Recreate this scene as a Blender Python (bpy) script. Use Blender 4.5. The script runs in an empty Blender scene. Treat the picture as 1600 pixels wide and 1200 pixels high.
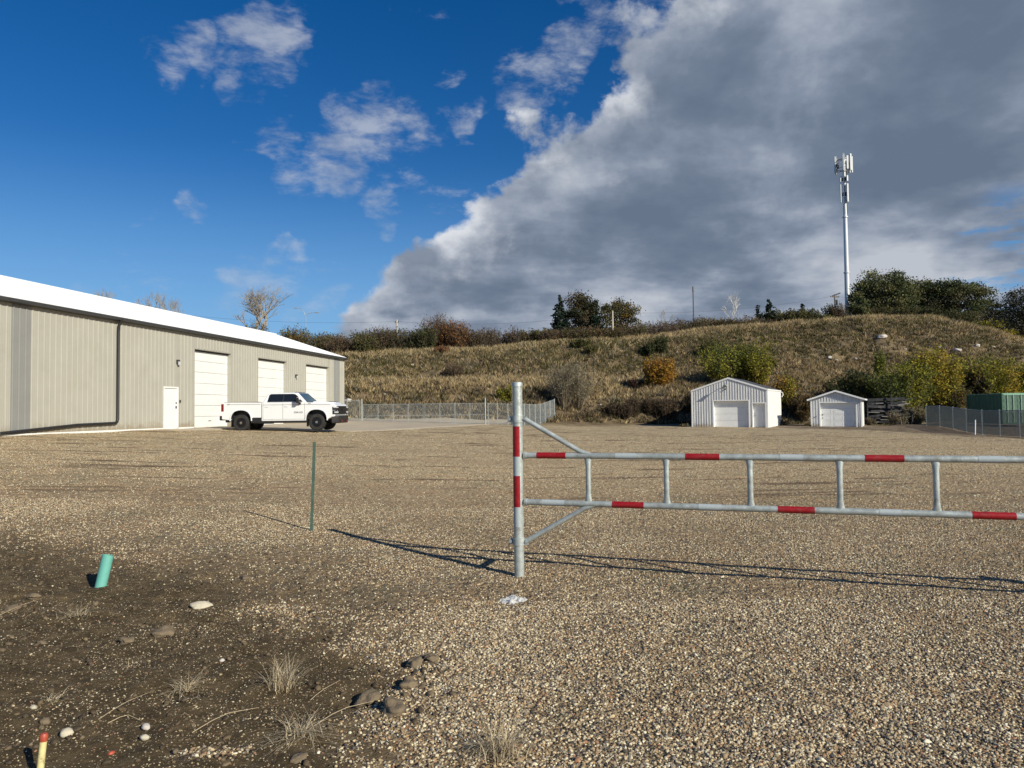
import bpy, math, random
import numpy as np
from mathutils import Vector, Matrix

# ------------------------------------------------------------------ camera, sky, sun, exposure
sc = bpy.context.scene
COL = sc.collection
F = 1150.0 / 1600.0 * 36.0
CAMH = 1.6
PITCH = math.radians(2.04)
ROLL = math.radians(-0.63)
cam_d = bpy.data.cameras.new('camera')
cam_d.lens = F
cam_d.sensor_width = 36.0
cam_d.clip_end = 6000
cam_d.clip_start = 0.05
cam = bpy.data.objects.new('camera', cam_d)
COL.objects.link(cam)
cam.matrix_world = (Matrix.Translation((0, 0, CAMH)) @ Matrix.Rotation(math.pi / 2 + PITCH, 4, 'X')
                    @ Matrix.Rotation(ROLL, 4, 'Z'))
sc.camera = cam

SUN_EL = math.radians(27.0)
SUN_DIR = Vector((0.693 * math.cos(SUN_EL), -0.721 * math.cos(SUN_EL), math.sin(SUN_EL))).normalized()
sd = bpy.data.lights.new('sun', 'SUN')
sd.energy = 5.0
sd.angle = math.radians(0.5)
sd.color = (1.0, 0.945, 0.80)
sun = bpy.data.objects.new('sun', sd)
COL.objects.link(sun)
sun.rotation_euler = SUN_DIR.to_track_quat('Z', 'Y').to_euler()

sc.view_settings.view_transform = 'Standard'
sc.view_settings.look = 'None'
sc.view_settings.exposure = 0.12
sc.view_settings.gamma = 1.0
sc.view_settings.use_curve_mapping = False

world = bpy.data.worlds.new('World')
sc.world = world
world.use_nodes = True


class NT:
    """small node-tree writer"""
    def __init__(s, tree):
        s.t = tree
        s.n = tree.nodes
        s.l = tree.links

    def new(s, typ, **kw):
        nd = s.n.new(typ)
        for k, v in kw.items():
            setattr(nd, k, v)
        return nd

    def put(s, sock, v):
        if isinstance(v, bpy.types.NodeSocket):
            s.l.new(v, sock)
        elif v is not None:
            if hasattr(sock, 'default_value'):
                if isinstance(v, (tuple, list)) and len(v) == 3 and len(sock.default_value) == 4:
                    v = (*v, 1.0)
                sock.default_value = v

    def math(s, op, a, b=None, c=None, clamp=False):
        nd = s.new('ShaderNodeMath', operation=op, use_clamp=clamp)
        s.put(nd.inputs[0], a)
        s.put(nd.inputs[1], b)
        s.put(nd.inputs[2], c)
        return nd.outputs[0]

    def vmath(s, op, a, b=None):
        nd = s.new('ShaderNodeVectorMath', operation=op)
        s.put(nd.inputs[0], a)
        s.put(nd.inputs[1], b)
        return nd.outputs['Value'] if op in ('DOT_PRODUCT', 'LENGTH', 'DISTANCE') else nd.outputs[0]

    def smooth(s, v, a, b, lo=0.0, hi=1.0):
        nd = s.new('ShaderNodeMapRange', interpolation_type='SMOOTHSTEP')
        s.put(nd.inputs[0], v)
        s.put(nd.inputs[1], a)
        s.put(nd.inputs[2], b)
        s.put(nd.inputs[3], lo)
        s.put(nd.inputs[4], hi)
        return nd.outputs[0]

    def mix(s, f, a, b, mode='MIX'):
        nd = s.new('ShaderNodeMix', data_type='RGBA', blend_type=mode)
        s.put(nd.inputs[0], f)
        s.put(nd.inputs[6], a)
        s.put(nd.inputs[7], b)
        return nd.outputs[2]

    def noise(s, vec, scale, detail=4, rough=0.55, dist=0.0, out=0):
        nd = s.new('ShaderNodeTexNoise')
        s.put(nd.inputs['Vector'], vec)
        nd.inputs['Scale'].default_value = scale
        nd.inputs['Detail'].default_value = detail
        nd.inputs['Roughness'].default_value = rough
        nd.inputs['Distortion'].default_value = dist
        return nd.outputs[out]

    def voro(s, vec, scale, rnd=1.0):
        nd = s.new('ShaderNodeTexVoronoi')
        s.put(nd.inputs['Vector'], vec)
        nd.inputs['Scale'].default_value = scale
        nd.inputs['Randomness'].default_value = rnd
        return nd

    def ramp(s, fac, stops, interp='LINEAR'):
        nd = s.new('ShaderNodeValToRGB')
        cr = nd.color_ramp
        cr.interpolation = interp
        while len(cr.elements) < len(stops):
            cr.elements.new(0.5)
        for e, (p, c) in zip(cr.elements, stops):
            e.position = p
            e.color = (*c, 1.0)
        s.put(nd.inputs[0], fac)
        return nd.outputs[0]

    def mapping(s, vec, scale=(1, 1, 1), loc=(0, 0, 0), rot=(0, 0, 0)):
        nd = s.new('ShaderNodeMapping')
        s.put(nd.inputs[0], vec)
        nd.inputs['Scale'].default_value = scale
        nd.inputs['Location'].default_value = loc
        nd.inputs['Rotation'].default_value = rot
        return nd.outputs[0]


def build_world():
    T = NT(world.node_tree)
    T.n.clear()
    out = T.new('ShaderNodeOutputWorld')
    bg = T.new('ShaderNodeBackground')
    T.l.new(bg.outputs[0], out.inputs[0])
    bg.inputs[1].default_value = 0.08
    sky = T.new('ShaderNodeTexSky', sky_type='NISHITA')
    sky.sun_disc = False
    sky.sun_elevation = SUN_EL
    sky.sun_rotation = math.atan2(SUN_DIR.x, SUN_DIR.y)
    sky.altitude = 600
    sky.air_density = 1.0
    sky.dust_density = 0.25
    sky.ozone_density = 3.2
    hs = T.new('ShaderNodeHueSaturation')
    hs.inputs['Saturation'].default_value = 1.37
    hs.inputs['Value'].default_value = 1.0
    hs.inputs['Hue'].default_value = 0.509
    T.l.new(sky.outputs[0], hs.inputs['Color'])
    tc = T.new('ShaderNodeTexCoord')
    d = T.vmath('NORMALIZE', tc.outputs['Generated'])
    sep = T.new('ShaderNodeSeparateXYZ')
    T.l.new(d, sep.inputs[0])
    x, y, z = sep.outputs
    # a flat layer of cloud overhead: position on the layer gives the foreshortened streaks towards the horizon
    zz = T.math('ADD', T.math('MAXIMUM', z, 0.0), 0.19)
    lay = T.new('ShaderNodeCombineXYZ')
    T.put(lay.inputs[0], T.math('DIVIDE', x, zz))
    T.put(lay.inputs[1], T.math('DIVIDE', y, zz))
    lv = lay.outputs[0]
    # the big bank of cloud: soft large billows with finer lumps along its edge
    m = T.math('ADD', T.math('MULTIPLY', x, 0.688), T.math('MULTIPLY', y, 0.262))
    m = T.math('SUBTRACT', m, T.math('MULTIPLY', z, 0.677))
    wd = T.mapping(d, (1.0, 1.0, 1.25))
    nb = T.noise(wd, 3.6, 2, 0.5)
    nm = T.noise(wd, 9.0, 9, 0.56, 0.15)
    nf = T.noise(wd, 26.0, 7, 0.6, 0.2)
    edge = T.math('ADD', T.math('MULTIPLY', T.math('SUBTRACT', nb, 0.5), 0.16), T.math('MULTIPLY', T.math('SUBTRACT', nm, 0.5), 0.30))
    edge = T.math('ADD', edge, T.math('MULTIPLY', T.math('SUBTRACT', nf, 0.5), 0.055))
    dent = T.smooth(T.vmath('DOT_PRODUCT', d, tuple(Vector((0.0, 1, 0.43)).normalized())), 0.975, 1.0, 0.0, 0.052)
    mm = T.math('SUBTRACT', T.math('ADD', T.math('SUBTRACT', m, 0.008), edge), dent)
    cover = T.smooth(mm, -0.006, 0.030)
    # a rift low down on the far right
    rd = Vector((0.68, 0.98, 0.205)).normalized()
    rift = T.smooth(T.vmath('DOT_PRODUCT', d, tuple(rd)), 0.9962, 0.9998)
    riftn = T.smooth(T.noise(T.mapping(d, (1, 1, 4)), 9.0, 6, 0.6), 0.54, 0.40)
    depth = T.smooth(T.math('ADD', mm, T.math('MULTIPLY', T.math('SUBTRACT', T.noise(wd, 6.0, 3, 0.5), 0.5), 0.20)), 0.0, 0.11)
    ln = T.noise(lv, 0.9, 5, 0.50, 0.15)
    ln2 = T.noise(lv, 3.0, 6, 0.55)
    ln3 = T.noise(wd, 5.5, 6, 0.55, 0.2)
    tone = T.math('ADD', T.math('MULTIPLY', ln, 0.30), T.math('ADD', T.math('MULTIPLY', ln2, 0.32), T.math('MULTIPLY', ln3, 0.38)))
    tone = T.math('ADD', T.math('MULTIPLY', T.math('SUBTRACT', tone, 0.5), 1.75), 0.525)
    high = T.smooth(z, 0.12, 0.42)
    tone = T.math('SUBTRACT', tone, T.math('MULTIPLY', high, 0.085))
    tone = T.math('ADD', tone, T.smooth(z, 0.33, 0.12, 0.0, 0.035))
    grey = T.ramp(tone, [(0.34, (1.55, 2.05, 2.95)), (0.43, (1.95, 2.48, 3.4)), (0.50, (2.65, 3.2, 4.2)), (0.58, (4.0, 4.55, 5.5)), (0.68, (5.8, 6.2, 6.9))])
    puff = T.noise(wd, 13.0, 7, 0.52, 0.15)
    white = T.ramp(puff, [(0.36, (2.7, 3.2, 4.1)), (0.48, (4.6, 5.1, 6.0)), (0.62, (8.4, 8.7, 9.2))])
    ccol = T.mix(depth, white, grey)
    cov = T.math('MULTIPLY', cover, T.math('SUBTRACT', 1.0, T.math('MULTIPLY', rift, riftn)))
    # stray wisps: patches of broken cloud in the blue
    wn = T.noise(T.mapping(d, (1.0, 1.0, 2.2)), 12.0, 9, 0.60, 0.25)
    wn2 = T.noise(T.mapping(d, (1.0, 1.0, 2.4)), 40.0, 6, 0.7, 0.3)
    wn = T.math('ADD', T.math('MULTIPLY', wn, 0.8), T.math('MULTIPLY', wn2, 0.2))
    spots = [((-0.235, 1, 0.350), 0.055, 0.30), ((-0.20, 1, 0.395), 0.055, 0.27), ((-0.185, 1, 0.285), 0.035, 0.24), ((-0.17, 1, 0.262), 0.03, 0.22), ((-0.335, 1, 0.495), 0.055, 0.28),
             ((-0.365, 1, 0.455), 0.035, 0.26), ((-0.47, 1, 0.490), 0.03, 0.24), ((-0.42, 1, 0.500), 0.035, 0.25), ((-0.34, 1, 0.533), 0.035, 0.20),
             ((-0.325, 1, 0.380), 0.035, 0.24), ((-0.37, 1, 0.378), 0.03, 0.22), ((-0.235, 1, 0.425), 0.04, 0.20), ((-0.295, 1, 0.325), 0.04, 0.17), ((-0.068, 1, 0.395), 0.03, 0.25), ((-0.13, 1, 0.405), 0.03, 0.2),
             ((-0.335, 1, 0.175), 0.05, 0.24), ((-0.37, 1, 0.165), 0.045, 0.22), ((-0.54, 1, 0.165), 0.08, 0.12), ((-0.43, 1, 0.285), 0.03, 0.20), ((-0.50, 1, 0.263), 0.02, 0.18),
             ((0.055, 1, 0.475), 0.06, 0.27), ((0.02, 1, 0.44), 0.045, 0.22), ((0.10, 1, 0.545), 0.05, 0.20), ((0.20, 1, 0.58), 0.08, 0.22), ((-0.31, 1, 0.225), 0.02, 0.20),
             ((-0.26, 1, 0.140), 0.06, 0.20), ((-0.085, 1, 0.455), 0.02, 0.22), ((-0.12, 1, 0.335), 0.08, 0.12), ((-0.47, 1, 0.41), 0.03, 0.14)]
    sw = T.vmath('ADD', d, T.vmath('MULTIPLY', T.vmath('SUBTRACT', T.noise(d, 9.0, 4, 0.6, out=1), (0.5, 0.5, 0.5)), (0.14, 0.0, 0.09)))
    sw = T.vmath('NORMALIZE', sw)
    acc = None
    for p, r, g in spots:
        pv = Vector(p).normalized()
        c1 = math.cos(r * 1.25)
        s_ = T.smooth(T.vmath('DOT_PRODUCT', sw, tuple(pv)), c1, 1.0, 0.0, g)
        acc = s_ if acc is None else T.math('MAXIMUM', acc, s_)
    wis = T.smooth(T.math('ADD', wn, acc), 0.63, 0.88)
    wcol = T.ramp(T.math('ADD', T.math('MULTIPLY', wn, 0.6), T.math('MULTIPLY', puff, 0.4)), [(0.42, (3.6, 4.2, 5.4)), (0.62, (6.2, 6.6, 7.4))])
    skyc = T.mix(T.math('MULTIPLY', wis, 0.66), hs.outputs[0], wcol)
    # thin haze near the horizon
    hz = T.smooth(z, 0.0, 0.34, 0.85, 0.0)
    skyc = T.mix(hz, skyc, (2.3, 4.9, 8.5))
    cov = T.math('MULTIPLY', cov, T.smooth(z, -0.05, 0.0))
    fin = T.mix(cov, skyc, ccol)
    T.l.new(fin, bg.inputs[0])


build_world()

# ------------------------------------------------------------------ helpers
R = math.radians
rng = np.random.default_rng(7)
random.seed(11)


def horizon(px):
    return 641.0 - 0.011 * (px - 800.0)


def pt(px, py, Z):
    """world point seen at photo pixel (px,py) at depth Z"""
    return Vector(((px - 800.0) / 1150.0 * Z, Z, CAMH + (horizon(px) - py) * Z / 1150.0))


def gp(px, py, z=0.0):
    """world point on level z seen at a photo pixel"""
    Z = (CAMH - z) * 1150.0 / (py - horizon(px))
    return Vector(((px - 800.0) / 1150.0 * Z, Z, z))


def hash2(ix, iy, seed):
    h = (ix.astype(np.int64) * 374761393 + iy.astype(np.int64) * 668265263 + seed * 974634777) & 0xffffffff
    h = ((h ^ (h >> 13)) * 1274126177) & 0xffffffff
    h = h ^ (h >> 16)
    return (h & 0xffffff) / float(0xffffff)


def vnoise(x, y, seed=0):
    x = np.asarray(x, float)
    y = np.asarray(y, float)
    ix = np.floor(x)
    iy = np.floor(y)
    fx = x - ix
    fy = y - iy
    fx = fx * fx * (3 - 2 * fx)
    fy = fy * fy * (3 - 2 * fy)
    a = hash2(ix, iy, seed)
    b = hash2(ix + 1, iy, seed)
    c = hash2(ix, iy + 1, seed)
    d = hash2(ix + 1, iy + 1, seed)
    return (a * (1 - fx) + b * fx) * (1 - fy) + (c * (1 - fx) + d * fx) * fy


def fbm(x, y, seed=0, oct=4, gain=0.5):
    s = 0.0
    a = 1.0
    t = 0.0
    for k in range(oct):
        s = s + a * (vnoise(x * 2 ** k + 17.3 * k, y * 2 ** k - 9.1 * k, seed + k) - 0.5)
        t += a
        a *= gain
    return s / t * 2


def sstep(x, a, b):
    t = np.clip((x - a) / (b - a), 0, 1)
    return t * t * (3 - 2 * t)


def tag(o, label=None, cat=None, group=None, kind=None):
    if label:
        o['label'] = label
    if cat:
        o['category'] = cat
    if group:
        o['group'] = group
    if kind:
        o['kind'] = kind
    return o


def empty(name, loc=(0, 0, 0), rz=0.0, **kw):
    o = bpy.data.objects.new(name, None)
    o.empty_display_size = 0.2
    COL.objects.link(o)
    o.location = loc
    o.rotation_euler = (0, 0, rz)
    return tag(o, **kw)


class MB:
    def __init__(s):
        s.v = []
        s.f = []

    def add(s, vs, fs):
        b = len(s.v)
        s.v += [tuple(v) for v in vs]
        s.f += [tuple(i + b for i in f) for f in fs]
        return s

    def box(s, x0, x1, y0, y1, z0, z1):
        return s.add([(x0, y0, z0), (x1, y0, z0), (x1, y1, z0), (x0, y1, z0), (x0, y0, z1), (x1, y0, z1), (x1, y1, z1), (x0, y1, z1)],
                     [(0, 3, 2, 1), (4, 5, 6, 7), (0, 1, 5, 4), (1, 2, 6, 5), (2, 3, 7, 6), (3, 0, 4, 7)])

    def obox(s, c, ax, ay, az, hx, hy, hz):
        c = Vector(c)
        vs = []
        for k in (-1, 1):
            for (i, j) in ((-1, -1), (1, -1), (1, 1), (-1, 1)):
                vs.append(c + ax * (i * hx) + ay * (j * hy) + az * (k * hz))
        return s.add(vs, [(0, 3, 2, 1), (4, 5, 6, 7), (0, 1, 5, 4), (1, 2, 6, 5), (2, 3, 7, 6), (3, 0, 4, 7)])

    def tube(s, pts, rads, n=10, cap=True):
        pts = [Vector(p) for p in pts]
        if not isinstance(rads, (list, tuple)):
            rads = [rads] * len(pts)
        b = len(s.v)
        prev = None
        for i, p in enumerate(pts):
            if i == 0:
                t = pts[1] - p
            elif i == len(pts) - 1:
                t = p - pts[i - 1]
            else:
                t = (pts[i + 1] - p).normalized() + (p - pts[i - 1]).normalized()
            t.normalize()
            if prev is None:
                ref = Vector((0, 0, 1)) if abs(t.z) < 0.9 else Vector((1, 0, 0))
                a = t.cross(ref).normalized()
            else:
                a = (prev - t * prev.dot(t)).normalized()
            prev = a
            c = t.cross(a)
            for k in range(n):
                an = 2 * math.pi * k / n
                s.v.append(tuple(p + (a * math.cos(an) + c * math.sin(an)) * rads[i]))
        for i in range(len(pts) - 1):
            for k in range(n):
                k2 = (k + 1) % n
                s.f.append((b + i * n + k, b + i * n + k2, b + (i + 1) * n + k2, b + (i + 1) * n + k))
        if cap:
            s.f.append(tuple(b + k for k in range(n))[::-1])
            e = b + (len(pts) - 1) * n
            s.f.append(tuple(e + k for k in range(n)))
        return s

    def prism(s, poly, y0, y1):
        """polygon in x,z extruded along y"""
        n = len(poly)
        vs = [(p[0], y0, p[1]) for p in poly] + [(p[0], y1, p[1]) for p in poly]
        fs = [tuple(range(n)), tuple(range(2 * n - 1, n - 1, -1))]
        for i in range(n):
            j = (i + 1) % n
            fs.append((i, n + i, n + j, j))
        return s.add(vs, fs)

    def slab(s, poly, off):
        """3D polygon given a thickness vector"""
        n = len(poly)
        off = Vector(off)
        vs = [Vector(p) for p in poly] + [Vector(p) + off for p in poly]
        fs = [tuple(range(n - 1, -1, -1)), tuple(range(n, 2 * n))]
        for i in range(n):
            j = (i + 1) % n
            fs.append((i, j, n + j, n + i))
        return s.add(vs, fs)

    def build(s, name, mat, parent=None, smooth=False, bevel=0.0, seg=2):
        me = bpy.data.meshes.new(name)
        me.from_pydata(s.v, [], s.f)
        me.validate()
        import bmesh
        bm = bmesh.new()
        bm.from_mesh(me)
        bmesh.ops.recalc_face_normals(bm, faces=bm.faces)
        bm.to_mesh(me)
        bm.free()
        me.materials.append(mat)
        if smooth:
            for p in me.polygons:
                p.use_smooth = True
            try:
                me.set_sharp_from_angle(angle=R(40))
            except Exception:
                pass
        o = bpy.data.objects.new(name, me)
        COL.objects.link(o)
        if bevel > 0:
            b = o.modifiers.new('bevel', 'BEVEL')
            b.width = bevel
            b.segments = seg
            b.limit_method = 'ANGLE'
            b.angle_limit = R(35)
            b.harden_normals = False
        if parent:
            o.parent = parent
        return o


def np_mesh(name, V, Fc, mat, colors=None, parent=None, smooth=False, tri=3):
    """big mesh from numpy: Fc is (n,k) faces; colors per-vertex (n,3)"""
    me = bpy.data.meshes.new(name)
    V = np.ascontiguousarray(V, dtype=np.float32)
    Fc = np.ascontiguousarray(Fc, dtype=np.int32)
    k = Fc.shape[1]
    me.vertices.add(len(V))
    me.vertices.foreach_set('co', V.ravel())
    me.loops.add(Fc.size)
    me.loops.foreach_set('vertex_index', Fc.ravel())
    me.polygons.add(len(Fc))
    me.polygons.foreach_set('loop_start', np.arange(0, Fc.size, k, dtype=np.int32))
    me.update(calc_edges=True)
    if colors is not None:
        at = me.color_attributes.new('tint', 'FLOAT_COLOR', 'POINT')
        c4 = np.ones((len(V), 4), dtype=np.float32)
        c4[:, :3] = colors
        at.data.foreach_set('color', c4.ravel())
    if smooth:
        me.polygons.foreach_set('use_smooth', np.ones(len(Fc), dtype=bool))
    me.materials.append(mat)
    o = bpy.data.objects.new(name, me)
    COL.objects.link(o)
    if parent:
        o.parent = parent
    return o


def new_mat(name):
    m = bpy.data.materials.new(name)
    m.use_nodes = True
    T = NT(m.node_tree)
    b = T.n['Principled BSDF']
    return m, T, b


def simple(name, col, rough=0.6, metal=0.0, var=0.12, scale=6.0, bump=0.0, bscale=60.0, spec=0.5, stretch=(1, 1, 1), dirt=None, dirt_amt=0.0):
    m, T, b = new_mat(name)
    tc = T.new('ShaderNodeTexCoord').outputs['Object']
    v = T.mapping(tc, stretch)
    n = T.noise(v, scale, 5, 0.6)
    lo = tuple(c * (1 - var) for c in col)
    hi = tuple(min(1, c * (1 + var)) for c in col)
    c = T.ramp(n, [(0.3, lo), (0.7, hi)])
    if dirt:
        dn = T.smooth(T.noise(v, scale * 0.7, 6, 0.65), 0.5, 0.75)
        c = T.mix(T.math('MULTIPLY', dn, dirt_amt), c, dirt)
    T.put(b.inputs['Base Color'], c)
    T.put(b.inputs['Roughness'], T.smooth(n, 0.2, 0.8, rough * 0.85, min(1, rough * 1.12)))
    b.inputs['Metallic'].default_value = metal
    b.inputs['Specular IOR Level'].default_value = spec
    if bump > 0:
        bp = T.new('ShaderNodeBump')
        bp.inputs['Strength'].default_value = bump
        bp.inputs['Distance'].default_value = 0.01
        T.put(bp.inputs['Height'], T.noise(tc, bscale, 3, 0.6))
        T.l.new(bp.outputs[0], b.inputs['Normal'])
    return m


def tint_mat(name, rough=0.8, transl=0.0, var=0.0, scale=1.0):
    m, T, b = new_mat(name)
    at = T.new('ShaderNodeAttribute', attribute_name='tint')
    c = at.outputs['Color']
    T.put(b.inputs['Base Color'], c)
    b.inputs['Roughness'].default_value = rough
    b.inputs['Specular IOR Level'].default_value = 0.15
    if transl > 0:
        tr = T.new('ShaderNodeBsdfTranslucent')
        T.put(tr.inputs[0], c)
        mx = T.new('ShaderNodeMixShader')
        mx.inputs[0].default_value = transl
        T.l.new(b.outputs[0], mx.inputs[1])
        T.l.new(tr.outputs[0], mx.inputs[2])
        T.l.new(mx.outputs[0], T.n['Material Output'].inputs[0])
    return m


M = {}
M['tint'] = tint_mat('dry_grass', 0.85, 0.25)
M['leaf'] = tint_mat('leaves', 0.7, 0.3)
M['bark'] = simple('bark', (0.16, 0.13, 0.10), 0.9, var=0.35, scale=9, bump=0.4)
M['twig'] = simple('pale_twig', (0.30, 0.26, 0.21), 0.9, var=0.25)
M['birch'] = simple('pale_bark', (0.55, 0.52, 0.46), 0.85, var=0.2)
M['galv'] = simple('galvanised_pipe', (0.43, 0.465, 0.445), 0.46, 0.35, var=0.24, scale=16, bump=0.25, bscale=70, dirt=(0.25, 0.225, 0.18), dirt_amt=0.7)
M['galv_dull'] = simple('dull_galvanised', (0.33, 0.36, 0.36), 0.5, 0.3, var=0.1, scale=10)
M['weld'] = simple('weld_grey', (0.36, 0.38, 0.38), 0.6, 0.3, var=0.2, scale=40, bump=0.4, bscale=120)
M['redtape'] = simple('red_tape', (0.30, 0.006, 0.010), 0.45, var=0.2, scale=30, dirt=(0.20, 0.07, 0.055), dirt_amt=0.6)
M['whitetape'] = simple('white_tape', (0.40, 0.44, 0.445), 0.4, var=0.07, scale=40)
M['white'] = simple('white_paint', (0.78, 0.78, 0.76), 0.5, var=0.04, scale=3, dirt=(0.6, 0.57, 0.5), dirt_amt=0.3)
M['roofwhite'] = simple('white_roof_steel', (0.80, 0.81, 0.81), 0.42, var=0.03, scale=1.5)
M['tan'] = simple('tan_siding', (0.385, 0.372, 0.322), 0.5, var=0.04, scale=1.2, dirt=(0.32, 0.30, 0.235), dirt_amt=0.35)
M['grey_siding'] = simple('grey_siding', (0.235, 0.235, 0.225), 0.5, var=0.05, scale=1.2)
M['dark_trim'] = simple('charcoal_trim', (0.045, 0.047, 0.052), 0.45, var=0.15)
M['black'] = simple('black_plastic', (0.018, 0.018, 0.020), 0.5, var=0.2, scale=12)
M['rubber'] = simple('tyre_rubber', (0.022, 0.021, 0.020), 0.85, var=0.3, scale=18, bump=0.3, dirt=(0.09, 0.075, 0.06), dirt_amt=0.6)
M['rim'] = simple('black_rim', (0.025, 0.025, 0.028), 0.3, 0.6, var=0.2)
M['chrome'] = simple('chrome', (0.6, 0.6, 0.62), 0.2, 1.0, var=0.05)
M['truck'] = simple('white_car_paint', (0.80, 0.81, 0.82), 0.22, var=0.015, scale=2, dirt=(0.62, 0.58, 0.52), dirt_amt=0.15)
M['truck'].node_tree.nodes['Principled BSDF'].inputs['Coat Weight'].default_value = 0.6
M['glass'] = simple('dark_glass', (0.012, 0.014, 0.016), 0.06, var=0.1, spec=0.9)
M['windscreen'] = simple('windscreen_glass', (0.05, 0.085, 0.085), 0.05, var=0.1, spec=1.0)
M['lens'] = simple('lamp_lens', (0.65, 0.67, 0.70), 0.15, 0.2, var=0.1, scale=20)
M['redlens'] = simple('tail_lamp', (0.18, 0.01, 0.01), 0.2, var=0.2)
M['seam'] = simple('seam_grey', (0.10, 0.10, 0.10), 0.7)
M['joint'] = simple('joint_grey', (0.45, 0.45, 0.44), 0.7)
M['teal'] = simple('teal_pvc', (0.14, 0.42, 0.35), 0.5, var=0.1, scale=8, dirt=(0.17, 0.27, 0.21), dirt_amt=0.4)
M['darkin'] = simple('dark_inside', (0.02, 0.03, 0.03), 0.9)
M['green_stake'] = simple('green_stake', (0.035, 0.075, 0.055), 0.6, var=0.25, scale=20)
M['yellow'] = simple('yellow_marker', (0.66, 0.58, 0.27), 0.6, var=0.15, scale=45, dirt=(0.09, 0.06, 0.035), dirt_amt=0.95)
M['tow'] = simple('dull_red_hook', (0.16, 0.02, 0.015), 0.5)
M['redcap'] = simple('red_cap', (0.40, 0.075, 0.04), 0.5, var=0.2, scale=60)
M['container'] = simple('green_container', (0.035, 0.11, 0.065), 0.5, var=0.2, scale=2, dirt=(0.10, 0.10, 0.07), dirt_amt=0.4)
M['container_lit_top'] = simple('lit_green_top', (0.20, 0.38, 0.26), 0.6, var=0.12, scale=2)  # paler green paints sunlight onto the container's top edge
M['container_door'] = simple('pale_green_door', (0.075, 0.15, 0.10), 0.6, var=0.2, scale=2)  # a paler green than the container sides
M['rod'] = simple('pale_lock_rod', (0.5, 0.56, 0.5), 0.5)
M['shingle'] = simple('dark_shingle', (0.055, 0.06, 0.07), 0.8, var=0.35, scale=14)
M['wood_pole'] = simple('grey_wood', (0.50, 0.44, 0.36), 0.85, var=0.2, scale=10, stretch=(1, 1, 0.1))
M['scrap_dark'] = simple('weathered_scrap', (0.035, 0.035, 0.038), 0.85, var=0.5, scale=3, dirt=(0.2, 0.19, 0.18), dirt_amt=0.5)
M['scrap_pale'] = simple('weathered_timber', (0.22, 0.20, 0.18), 0.85, var=0.4, scale=4)
M['rock'] = simple('pale_boulder', (0.52, 0.47, 0.42), 0.85, var=0.2, scale=3, bump=0.8, bscale=9)
M['stone'] = simple('cream_stone', (0.50, 0.45, 0.34), 0.75, var=0.15, scale=14, bump=0.4, bscale=50)
M['clod'] = simple('dried_mud_clod', (0.17, 0.128, 0.08), 0.95, var=0.25, scale=12, bump=0.9, bscale=45)
M['stemstraw'] = simple('straw_stem_colour', (0.44, 0.35, 0.22), 0.7)
M['straw'] = tint_mat('straw', 0.8, 0.2)
M['concrete'] = simple('concrete_apron', (0.46, 0.385, 0.28), 0.85, var=0.08, scale=0.8, dirt=(0.26, 0.2, 0.15), dirt_amt=0.5, bump=0.2, bscale=70)
M['spill'] = simple('cement_spill', (0.50, 0.50, 0.49), 0.9, var=0.25, scale=20, bump=0.6, bscale=60)
M['tower'] = simple('tower_galvanised', (0.60, 0.62, 0.63), 0.45, 0.2, var=0.05, scale=0.6)
M['antenna'] = simple('antenna_grey', (0.62, 0.64, 0.65), 0.5)
M['cable'] = simple('cable_black', (0.05, 0.05, 0.055), 0.6)



def splash(m, col, top, strength):
    """mud splashed up from the ground onto the foot of a wall"""
    T = NT(m.node_tree)
    b = T.n['Principled BSDF']
    old = b.inputs['Base Color'].links[0].from_socket
    tc = T.new('ShaderNodeTexCoord').outputs['Object']
    sp = T.new('ShaderNodeSeparateXYZ')
    T.l.new(tc, sp.inputs[0])
    n = T.noise(tc, 3.5, 7, 0.7)
    e = T.math('SUBTRACT', sp.outputs[2], T.math('MULTIPLY', T.math('SUBTRACT', n, 0.45), top * 3))
    f = T.smooth(e, top, 0.0, 0.0, strength)
    c = T.mix(f, old, col)
    T.l.new(c, b.inputs['Base Color'])


splash(M['tan'], (0.27, 0.22, 0.155), 0.38, 0.75)
# ------------------------------------------------------------------ terrain
HILL = {  # photo column: foot, bank top, terrace back, crest as (distance, photo row)
    -600: [(70, 652), (79, 604), (88, 600), (106, 560)],
    540: [(69, 652), (79, 601), (88, 595), (106, 552)],
    663: [(69, 653), (79, 600), (88, 595), (107, 545.5)],
    742: [(70, 654), (79, 600), (89, 594), (108, 542)],
    860: [(70, 656), (80, 601), (90, 590), (110, 533.5)],
    930: [(72, 660), (77, 626), (92, 585), (112, 528)],
    1012: [(74, 661), (78, 617), (94, 581), (114, 524)],
    1090: [(75, 662), (79, 616), (96, 577), (116, 515)],
    1200: [(76, 662), (81, 617), (98, 566), (118, 504)],
    1300: [(76, 661), (82, 621), (100, 560), (121, 496)],
    1374: [(76, 659), (82, 624), (100, 558), (123, 492)],
    1455: [(76, 657), (82, 626), (100, 558), (123, 492.5)],
    1508: [(77, 657), (83, 627), (100, 560), (121, 501)],
    1600: [(78, 658), (84, 628), (99, 566), (117, 529)],
    1680: [(79, 660), (85, 630), (98, 588), (114, 556)],
    1800: [(80, 662), (86, 640), (98, 616), (112, 590)],
    2300: [(80, 664), (86, 650), (98, 640), (112, 630)],
}
_hc = sorted(HILL)
_hz = np.array([[k[0] for k in HILL[c]] for c in _hc], float)
_hh = np.array([[CAMH + (horizon(c) - k[1]) * k[0] / 1150.0 for k in HILL[c]] for c in _hc])
_hh[:, 3] -= 0.45


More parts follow.
